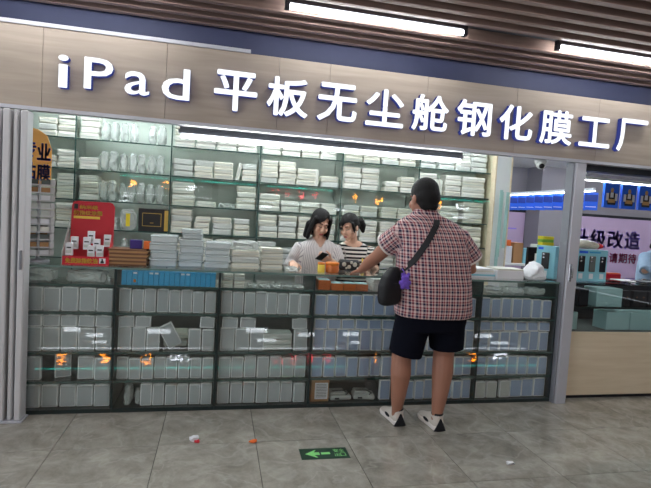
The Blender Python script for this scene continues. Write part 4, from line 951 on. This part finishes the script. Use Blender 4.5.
# soft folds at the waist
for k, (z, a) in enumerate(((.86, .6), (.93, 2.2), (1.02, 1.1))): pass
me = fuse(s, .010, 5)
fl_ = interp(rows)
cloth_attr(me, fl_, [(SL, SLe, .092), (SR, SRe, .094)], .12)
for v in me.vertices:
    n_ = noise.noise(Vector((v.co.x * 7, v.co.y * 7, v.co.z * 4))) ; cx, cy, R = fl_(v.co.z); d = Vector((v.co.x - cx, v.co.y - cy, 0))
    if d.length > .02: v.co += d.normalized() * n_ * .012
place(me, 'plaid', 'shirt', man, base)
c = MB(); c.torso([(1.478, 1.388, -.341, .086, .086), (1.512, 1.382, -.336, .076, .076)], 28); cm = c.mesh('collar', 'plaid'); cloth_attr(cm, fl_, [], 9); place(cm, 'plaid', 'collar', man, base)
for a, e, r in ((SL, SLe, .087), (SR, SRe, .09)):
    a = Vector(a); e = Vector(e); d = (e - a).normalized(); m = MB(); m.limb([(e - d * .004, r), (e + d * .007, r - .002)], 24, round_ends=False); place(m.mesh('sleeve_hem', 'shirtwhite'), 'shirtwhite', 'sleeve_hem', man, base)
s = MB(); s.torso([(.70, 1.455, -.392, .235, .165), (.80, 1.458, -.392, .250, .172), (.92, 1.46, -.39, .245, .165)], 32)
s.limb([((1.35, -.385, .80), (.125, .16)), ((1.313, -.382, .66), (.118, .135)), ((1.292, -.378, .515), (.113, .122))], 22, round_ends=False)
s.limb([((1.56, -.40, .80), (.125, .16)), ((1.575, -.40, .67), (.122, .135)), ((1.585, -.40, .565), (.115, .125))], 22, round_ends=False)
place(fuse(s, .009, 4), 'shorts', 'shorts', man, base)
def shoe(parent, hx, hy, rz):
    T = Matrix.Translation((hx - base[0], hy - base[1], 0)) @ Matrix.Rotation(rz, 4, 'Z') @ Matrix.Diagonal((.95, .86, .95, 1))
    u = MB(); u.limb([((0, -.045, .055), (.044, .045)), ((0, .02, .062), (.044, .050)), ((0, .09, .048), (.043, .034)), ((0, .16, .036), (.046, .024)), ((0, .205, .032), (.036, .017))], 18, (0, 0, 1)); u.limb([((0, -.04, .07), (.040, .048)), ((0, -.034, .108), (.044, .052))], 18, (0, 1, 0), 0, False)
    me = fuse(u, .005, 3); me.transform(T); me.materials.clear(); me.materials.append(M['shoe']); sh_ = link('shoe', me, parent)
    out = [(.0, -.092), (.030, -.082), (.040, -.04), (.039, .03), (.046, .11), (.050, .17), (.038, .215), (.0, .236), (-.034, .215), (-.046, .17), (-.042, .11), (-.037, .03), (-.039, -.04), (-.030, -.082)]
    so = MB(); so.rings([[T @ Vector((x * k, y * k2, z)) for x, y in out] for k, k2, z in ((.95, .98, .0), (1.03, 1.02, .006), (1.03, 1.02, .024), (.96, .98, .034))]); so.build('sole', 'shirtwhite', sh_)
    hp = MB(); ys = lambda z: -.0945 - .006 * math.sin(min(1, z / .06) * PI)
    n = 6; L_ = []
    for i in range(n + 1):
        z = .004 + i * .015; w_ = .056 * (1 - i / (n + .6))
        L_.append([T @ Vector((w_ * math.sin(q), -.050 - (.052 - .006 * i / n) * math.cos(q * .6 * w_ / .056) + .004 * abs(i / n - .5), z)) for q in [(-1 + 2 * j / 6) * 1.1 for j in range(7)]])
    v = [p for r in L_ for p in r]; hp.add(v, [(i * 7 + j, i * 7 + j + 1, (i + 1) * 7 + j + 1, (i + 1) * 7 + j) for i in range(n) for j in range(6)], 0, True)
    me = thicken(hp.mesh('heel_patch', 'shoeblack'), .004); link('heel_patch', me, sh_)
    so = MB(); so.limb([(T @ Vector((0, -.034, .095)), (.038, .044)), (T @ Vector((0, -.032, .122)), (.041, .045))], 16, (0, 1, 0), 0, False); so.build('sock', 'shoeblack', sh_)
    for q in (-1, 1): MB().ell((q * .042, .06, .040), (.004, .045, .014), T).build('side_panel', 'shoeblack', sh_)
    lc = MB()
    for k in range(4): lc.tube([T @ Vector((-.022, .07 + k * .018, .082 - k * .008)), T @ Vector((0, .072 + k * .018, .088 - k * .009)), T @ Vector((.022, .07 + k * .018, .082 - k * .008))], .003, 6)
    lc.build('laces', 'shirtwhite', sh_)
shoe(man, 1.288, -.290, .10); shoe(man, 1.541, -.392, .08)
# ---- cross-body bag with strap and plush charm
bg = thing('crossbody_bag', 'black nylon cross-body bag worn on the hip of the man in plaid', 'bag', (1.115, -.47, .87))
m = MB(); m.torso([(.0, 0, 0, .055, .025), (.012, 0, 0, .078, .04), (.05, 0, 0, .088, .048), (.13, .002, 0, .088, .05), (.19, .012, 0, .072, .044), (.235, .026, 0, .045, .03), (.25, .03, 0, .03, .02)], 36, 0, 3.2); me = fuse(m, .005, 5); me.materials.clear(); me.materials.append(M['bagblack']); link('body', me, bg, None, (0, .0, .5))
MB().tube([(-.055, -.043, .14), (-.02, -.05, .15), (.03, -.05, .15)], .003, 6).build('zip', 'darkmetal', bg)
fr = interp(rows); ryf = interp([(r[0], r[3], r[4], 0) for r in rows])
def back_pt(x, z, sgn=-1, off=.012):
    cx, cy, _ = fr(z); rx, ry, _ = ryf(z); k = min(.97, abs(x - cx) / rx); return Vector((x, cy + sgn * (ry * (1 - k ** 2.4) ** (1 / 2.4) + off), z))
path = [Vector((1.165, -.53, 1.06))] + [back_pt(1.20 + (1.425 - 1.20) * q, 1.10 + (1.445 - 1.10) * q) for q in (0, .2, .4, .6, .8, .93)] + [Vector((1.452, -.345, 1.482))] + [back_pt(1.425 - (1.425 - 1.22) * q, 1.43 - .36 * q, 1) for q in (.1, .35, .6, .85, 1)] + [Vector((1.15, -.30, 1.02)), Vector((1.125, -.40, .98))]
P2 = []
for i in range(len(path) - 1):
    for q in (0, .25, .5, .75):
        p0, p1, p2, p3 = path[max(0, i - 1)], path[i], path[i + 1], path[min(len(path) - 1, i + 2)]
        P2.append(.5 * ((2 * p1) + (p2 - p0) * q + (2 * p0 - 5 * p1 + 4 * p2 - p3) * q * q + (3 * p1 - p0 - 3 * p2 + p3) * q ** 3))
P2.append(path[-1]); rs = []
for i, p in enumerate(P2):
    tn = (P2[min(len(P2) - 1, i + 1)] - P2[max(0, i - 1)]).normalized(); cx, cy, _ = fr(p.z); out = Vector((p.x - cx, p.y - cy, .25 if p.z > 1.4 else 0)).normalized(); out = (out - tn * out.dot(tn)).normalized(); sd = tn.cross(out)
    o_ = p - Vector(bg.location); rs.append([o_ + sd * .02 + out * .003, o_ - sd * .02 + out * .003, o_ - sd * .02 - out * .002, o_ + sd * .02 - out * .002])
MB().rings(rs, 0, False).build('strap', 'bagblack', bg)
ch = thing('plush_charm', 'purple fluffy plush charm hanging from the black bag', 'charm', (1.172, -.585, 1.0))
m = MB(); m.ell((0, 0, .03), (.032, .026, .03)); m.ell((0, 0, .066), (.026, .024, .024)); 
for q in (-1, 1): m.ell((q * .02, 0, .09), (.01, .009, .011)); m.ell((q * .03, 0, .036), (.011, .012, .014)); m.ell((q * .018, -.006, .005), (.012, .014, .011))
me = fuse(m, .0035, 2)
for v in me.vertices: v.co += noise.noise_vector(v.co * 160) * .004
me.materials.clear(); me.materials.append(M['purplefur']); link('body', me, ch); MB().tube([(0, 0, .088), (-.004, .02, .105), (-.01, .045, .12)], .003, 6).build('loop', 'purplefur', ch)

# ---- the two women behind the counter
def woman(base, label, head_c, hyaw, hpitch, hroll, rows, arms, cloth, hair_fn, neck, sleeves, neckline, hs=.94):
    o = thing('person', label, 'person', base); T = frame_T(head_c, hyaw, hpitch, hroll)
    b = MB(); head_parts(b, T, hs, .97)
    b.limb([(neck, .05), ((Vector(neck) + T @ Vector((0, -.03, -.06))) / 2, .046), (T @ Vector((0, -.022, -.03)), .046)], 16)
    b.torso([(r[0], r[1], r[2], r[3] * .86, r[4] * .84) for r in rows])
    x, y = rows[0][1], rows[0][2]
    b.torso([(.62, x, y, .14, .10), (.8, x, y, .14, .1), (.95, x, y, .13, .095)])
    for q in (-1, 1): b.limb([((x + q * .08, y, .72), .085), ((x + q * .085, y - .02, .42), .06), ((x + q * .085, y, .08), .04), ((x + q * .085, y, .04), .04)], 14); b.limb([((x + q * .085, y + .02, .032), .03), ((x + q * .09, y - .09, .026), .024)], 12)
    for sh_, el, wr, hd, nn, sd, cr in arms:
        b.limb([(sh_, .046), ((Vector(sh_) + Vector(el)) / 2, .042), (el, .036), ((Vector(el) * .6 + Vector(wr) * .4), .034), (wr, .024)], 14)
        hand_parts(b, wr, hd, nn, sd, .86, cr)
    place(fuse(b, .0046, 5), 'skin_f', 'body', o, base); facial(o, T, hs, base)
    s = MB(); s.torso(rows, 32); lim = []
    for (sh_, el, wr, *_), (f, r0, r1) in zip(arms, sleeves):
        A, E, W = Vector(sh_), Vector(el), Vector(wr); cen = Vector((rows[-2][1], rows[-2][2], A.z))
        pts = [(A + (cen - A) * .25, r0 * .8), (A, r0)]
        if f > 1: pts += [((A + E) / 2, (r0 + r1) / 2), (E, r1 * 1.05), (E + (W - E) * (f - 1), r1 * .85)]; lim += [(A, E, r0 * 1.1), (E, E + (W - E) * (f - 1), r1)]
        else: pts += [(A + (E - A) * f, r1)]; lim += [(A, A + (E - A) * f, r0 * 1.1)]
        s.limb(pts, 18, round_ends=False)
    me = fuse(s, .007, 5); f_ = interp(rows); cloth_attr(me, f_, lim, .05)
    if neckline: cut_below(me, neckline)
    place(thicken(me, .004), cloth, 'shirt', o, base)
    tr = MB(); tr.torso([(.62, x, y, .155, .115), (.8, x, y, .16, .118), (.94, x, y, .15, .11)])
    for q in (-1, 1): tr.limb([((x + q * .08, y, .72), .1), ((x + q * .085, y - .01, .42), .08), ((x + q * .085, y, .09), .075)], 16, round_ends=False)
    place(fuse(tr, .01, 3), 'trouser', 'trousers', o, base)
    hb = MB(); hair_fn(hb, T @ Matrix.Scale(hs, 4)); hm = fuse(hb, .0048, 8); iT = (T @ Matrix.Scale(hs, 4)).inverted(); cut_below(hm, lambda p: hair_fn.opening(iT @ p))
    place(thicken(hm, .006), 'hair', 'hair', o, base)
    for q in (-1, 1):
        u = MB(); u.limb([((x + q * .085, y + .03, .04), (.036, .04)), ((x + q * .09, y - .095, .03), (.038, .024))], 14, (0, 0, 1)); place(fuse(u, .007, 2), 'shoeblack', 'shoe', o, base)
    return o
def bob(hb, S):
    hb.ell((0, -.014, .036), (.086, .108, .100), S, 0, 24, 16)
    hb.ell((0, -.05, -.04), (.086, .066, .11), S, 0, 18, 12)
    for q in (-1, 1):
        d = .035 if q < 0 else 0.0
        hb.limb([(S @ Vector((q * .070, .040, .06)), (.020, .03)), (S @ Vector((q * .080, .028, -.01)), (.020, .042)), (S @ Vector((q * .084, .022 + d * .4, -.08)), (.020, .046)), (S @ Vector((q * .084, .015 + d, -.14 - d)), (.016, .036))], 14)
        hb.limb([(S @ Vector((q * .075, -.04, -.04)), .036), (S @ Vector((q * .078, -.045, -.15)), .026)], 12)
    hb.limb([(S @ Vector((-.06, -.075, -.08)), .034), (S @ Vector((.06, -.075, -.08)), .034)], 12)
bob.opening = lambda q: q.y > .02 and abs(q.x) < .064 + .02 * max(0, -q.z) and q.z < .094 - 1.0 * abs(q.x + .022)
def tied(hb, S):
    hb.ell((0, -.016, .036), (.083, .106, .096), S, 0, 24, 16); hb.ell((0, -.06, .0), (.076, .062, .075), S)
    for q in (-1, 1): hb.limb([(S @ Vector((q * .068, .045, .05)), .014), (S @ Vector((q * .072, .038, .0)), .012), (S @ Vector((q * .070, .034, -.045)), .006)], 10)
    hb.ell((0, -.125, .0), (.032, .03, .032), S); hb.limb([(S @ Vector((0, -.125, .01)), .028), (S @ Vector((-.015, -.175, -.005)), .040), (S @ Vector((-.02, -.195, -.06)), .036), (S @ Vector((-.02, -.19, -.11)), .018)], 14)
tied.opening = lambda q: q.y > .012 and abs(q.x) < .062 and q.z < .060 - .45 * (q.x + .03) ** 2 / .03 - .15 * q.x
rows1 = [(.84, .835, .62, .175, .125), (1.0, .835, .615, .175, .125), (1.1, .84, .61, .178, .12), (1.165, .84, .605, .17, .105), (1.205, .84, .60, .125, .085), (1.235, .84, .595, .07, .065), (1.255, .84, .59, .056, .056)]
woman((.835, .6, 0), 'woman with a black bob in a white pinstripe shirt looking at a phone', (.835, .555, 1.362), PI + .18, -.42, -.10, rows1,
      [((.69, .61, 1.15), (.60, .60, .985), (.600, .40, 1.035), (-.05, -1, -.08), (0, -.1, 1), -1, (.2, .3, .25)),
       ((.99, .61, 1.145), (1.04, .53, .985), (.905, .375, 1.065), (-.9, -.2, .30), (.15, -.7, -.7), 1, (.45, .6, .5))],
      'pinstripe', bob, (.84, .60, 1.21), [(1.72, .062, .052), (1.72, .062, .052)], lambda p: p.y < .585 and p.z > 1.165 and abs(p.x - .84) < .045 * (p.z - 1.165) / .06)
rows2 = [(.84, 1.18, .70, .165, .12), (1.0, 1.18, .695, .165, .12), (1.1, 1.18, .69, .168, .115), (1.16, 1.175, .685, .158, .10), (1.195, 1.17, .68, .115, .08), (1.225, 1.165, .675, .07, .06)]
woman((1.17, .69, 0), 'woman with tied black hair in a black and white striped top behind the counter', (1.105, .60, 1.345), PI - .80, -.36, .05, rows2,
      [((1.045, .69, 1.14), (1.0, .60, .985), (1.015, .44, 1.05), (-.2, -1, -.18), (0, -.15, 1), -1, (.35, .4, .3)),
       ((1.315, .69, 1.14), (1.36, .58, .985), (1.26, .42, 1.045), (-.6, -.8, -.15), (0, -.15, 1), 1, (.35, .4, .3))],
      'bwstripe', tied, (1.155, .665, 1.20), [(.85, .06, .056), (.85, .06, .056)], lambda p: p.z > 1.165 and (p.x - 1.16) ** 2 / .0085 + (1.235 - p.z) ** 2 / .0035 < 1 and p.y < .72, .93)
o = thing('smartphone', 'black smartphone held by the woman in pinstripes', 'phone', (.795, .352, 1.105), 0)
T = Euler((1.0, .25, .25)).to_matrix().to_4x4()
MB().bbox(-.036, .036, -.005, .004, 0, .075 + .07, .003, 0, Matrix.Translation((0, 0, -.03)) @ T @ Matrix.Scale(.8, 4)).build('body', 'blackplastic', o)
# ---- person at the right edge, at work behind the beige counter
def side_person():
    base = (4.48, .95, 0); o = thing('person', 'person in a light blue denim shirt bent over work behind the beige counter', 'person', base)
    T = frame_T((4.46, .82, 1.42), PI - .1, -.45); b = MB(); head_parts(b, T, .96); b.limb([((4.47, .90, 1.26), .052), (T @ Vector((0, -.02, -.03)), .05)], 14)
    rws = [(.84, 4.48, .95, .19, .13), (1.0, 4.48, .945, .195, .135), (1.13, 4.48, .935, .20, .13), (1.2, 4.475, .925, .185, .11), (1.245, 4.47, .915, .13, .085), (1.275, 4.47, .905, .07, .065)]
    b.torso([(r[0], r[1], r[2], r[3] * .86, r[4] * .84) for r in rws]); b.torso([(.6, 4.48, .95, .15, .11), (.9, 4.48, .95, .15, .11)])
    arms = [((4.32, .92, 1.19), (4.19, .78, 1.06), (4.28, .58, 1.10)), ((4.63, .92, 1.19), (4.74, .76, 1.03), (4.6, .58, 1.08))]
    for k, (A, E, W) in enumerate(arms):
        b.limb([(A, .05), (E, .041), ((Vector(E) * .6 + Vector(W) * .4), .038), (W, .027)], 14); hand_parts(b, W, (.35 - .7 * k, -.85, -.25), (0, -.2, 1), -1 if k == 0 else 1, .92, (.4, .5, .4))
    for q in (-1, 1): b.limb([((4.48 + q * .085, .95, .75), .09), ((4.48 + q * .09, .94, .42), .062), ((4.48 + q * .09, .95, .05), .04)], 14); b.limb([((4.48 + q * .09, .97, .035), .032), ((4.48 + q * .095, .80, .028), .028)], 12)
    place(fuse(b, .0052, 5), 'skin_f', 'body', o, base); facial(o, T, .96, base)
    s = MB(); s.torso(rws, 30)
    for A, E, W in arms: A, E, W = Vector(A), Vector(E), Vector(W); s.limb([(A + Vector(((4.475 - A.x) * .3, 0, 0)), .06), (A, .072), (E, .062), (E + (W - E) * .25, .056)], 18, round_ends=False)
    place(fuse(s, .008, 5), 'denim', 'shirt', o, base)
    tr = MB(); tr.torso([(.62, 4.48, .95, .165, .12), (.92, 4.48, .95, .165, .12)])
    for q in (-1, 1): tr.limb([((4.48 + q * .085, .95, .72), .105), ((4.48 + q * .09, .95, .1), .075)], 14, round_ends=False)
    place(fuse(tr, .011, 3), 'trouser', 'trousers', o, base)
    hb = MB(); bob(hb, T @ Matrix.Scale(.96, 4)); hm = fuse(hb, .006, 6); iT = (T @ Matrix.Scale(.96, 4)).inverted(); cut_below(hm, lambda p: bob.opening(iT @ p)); place(thicken(hm, .006), 'hair', 'hair', o, base); o.location.x += .2
side_person()
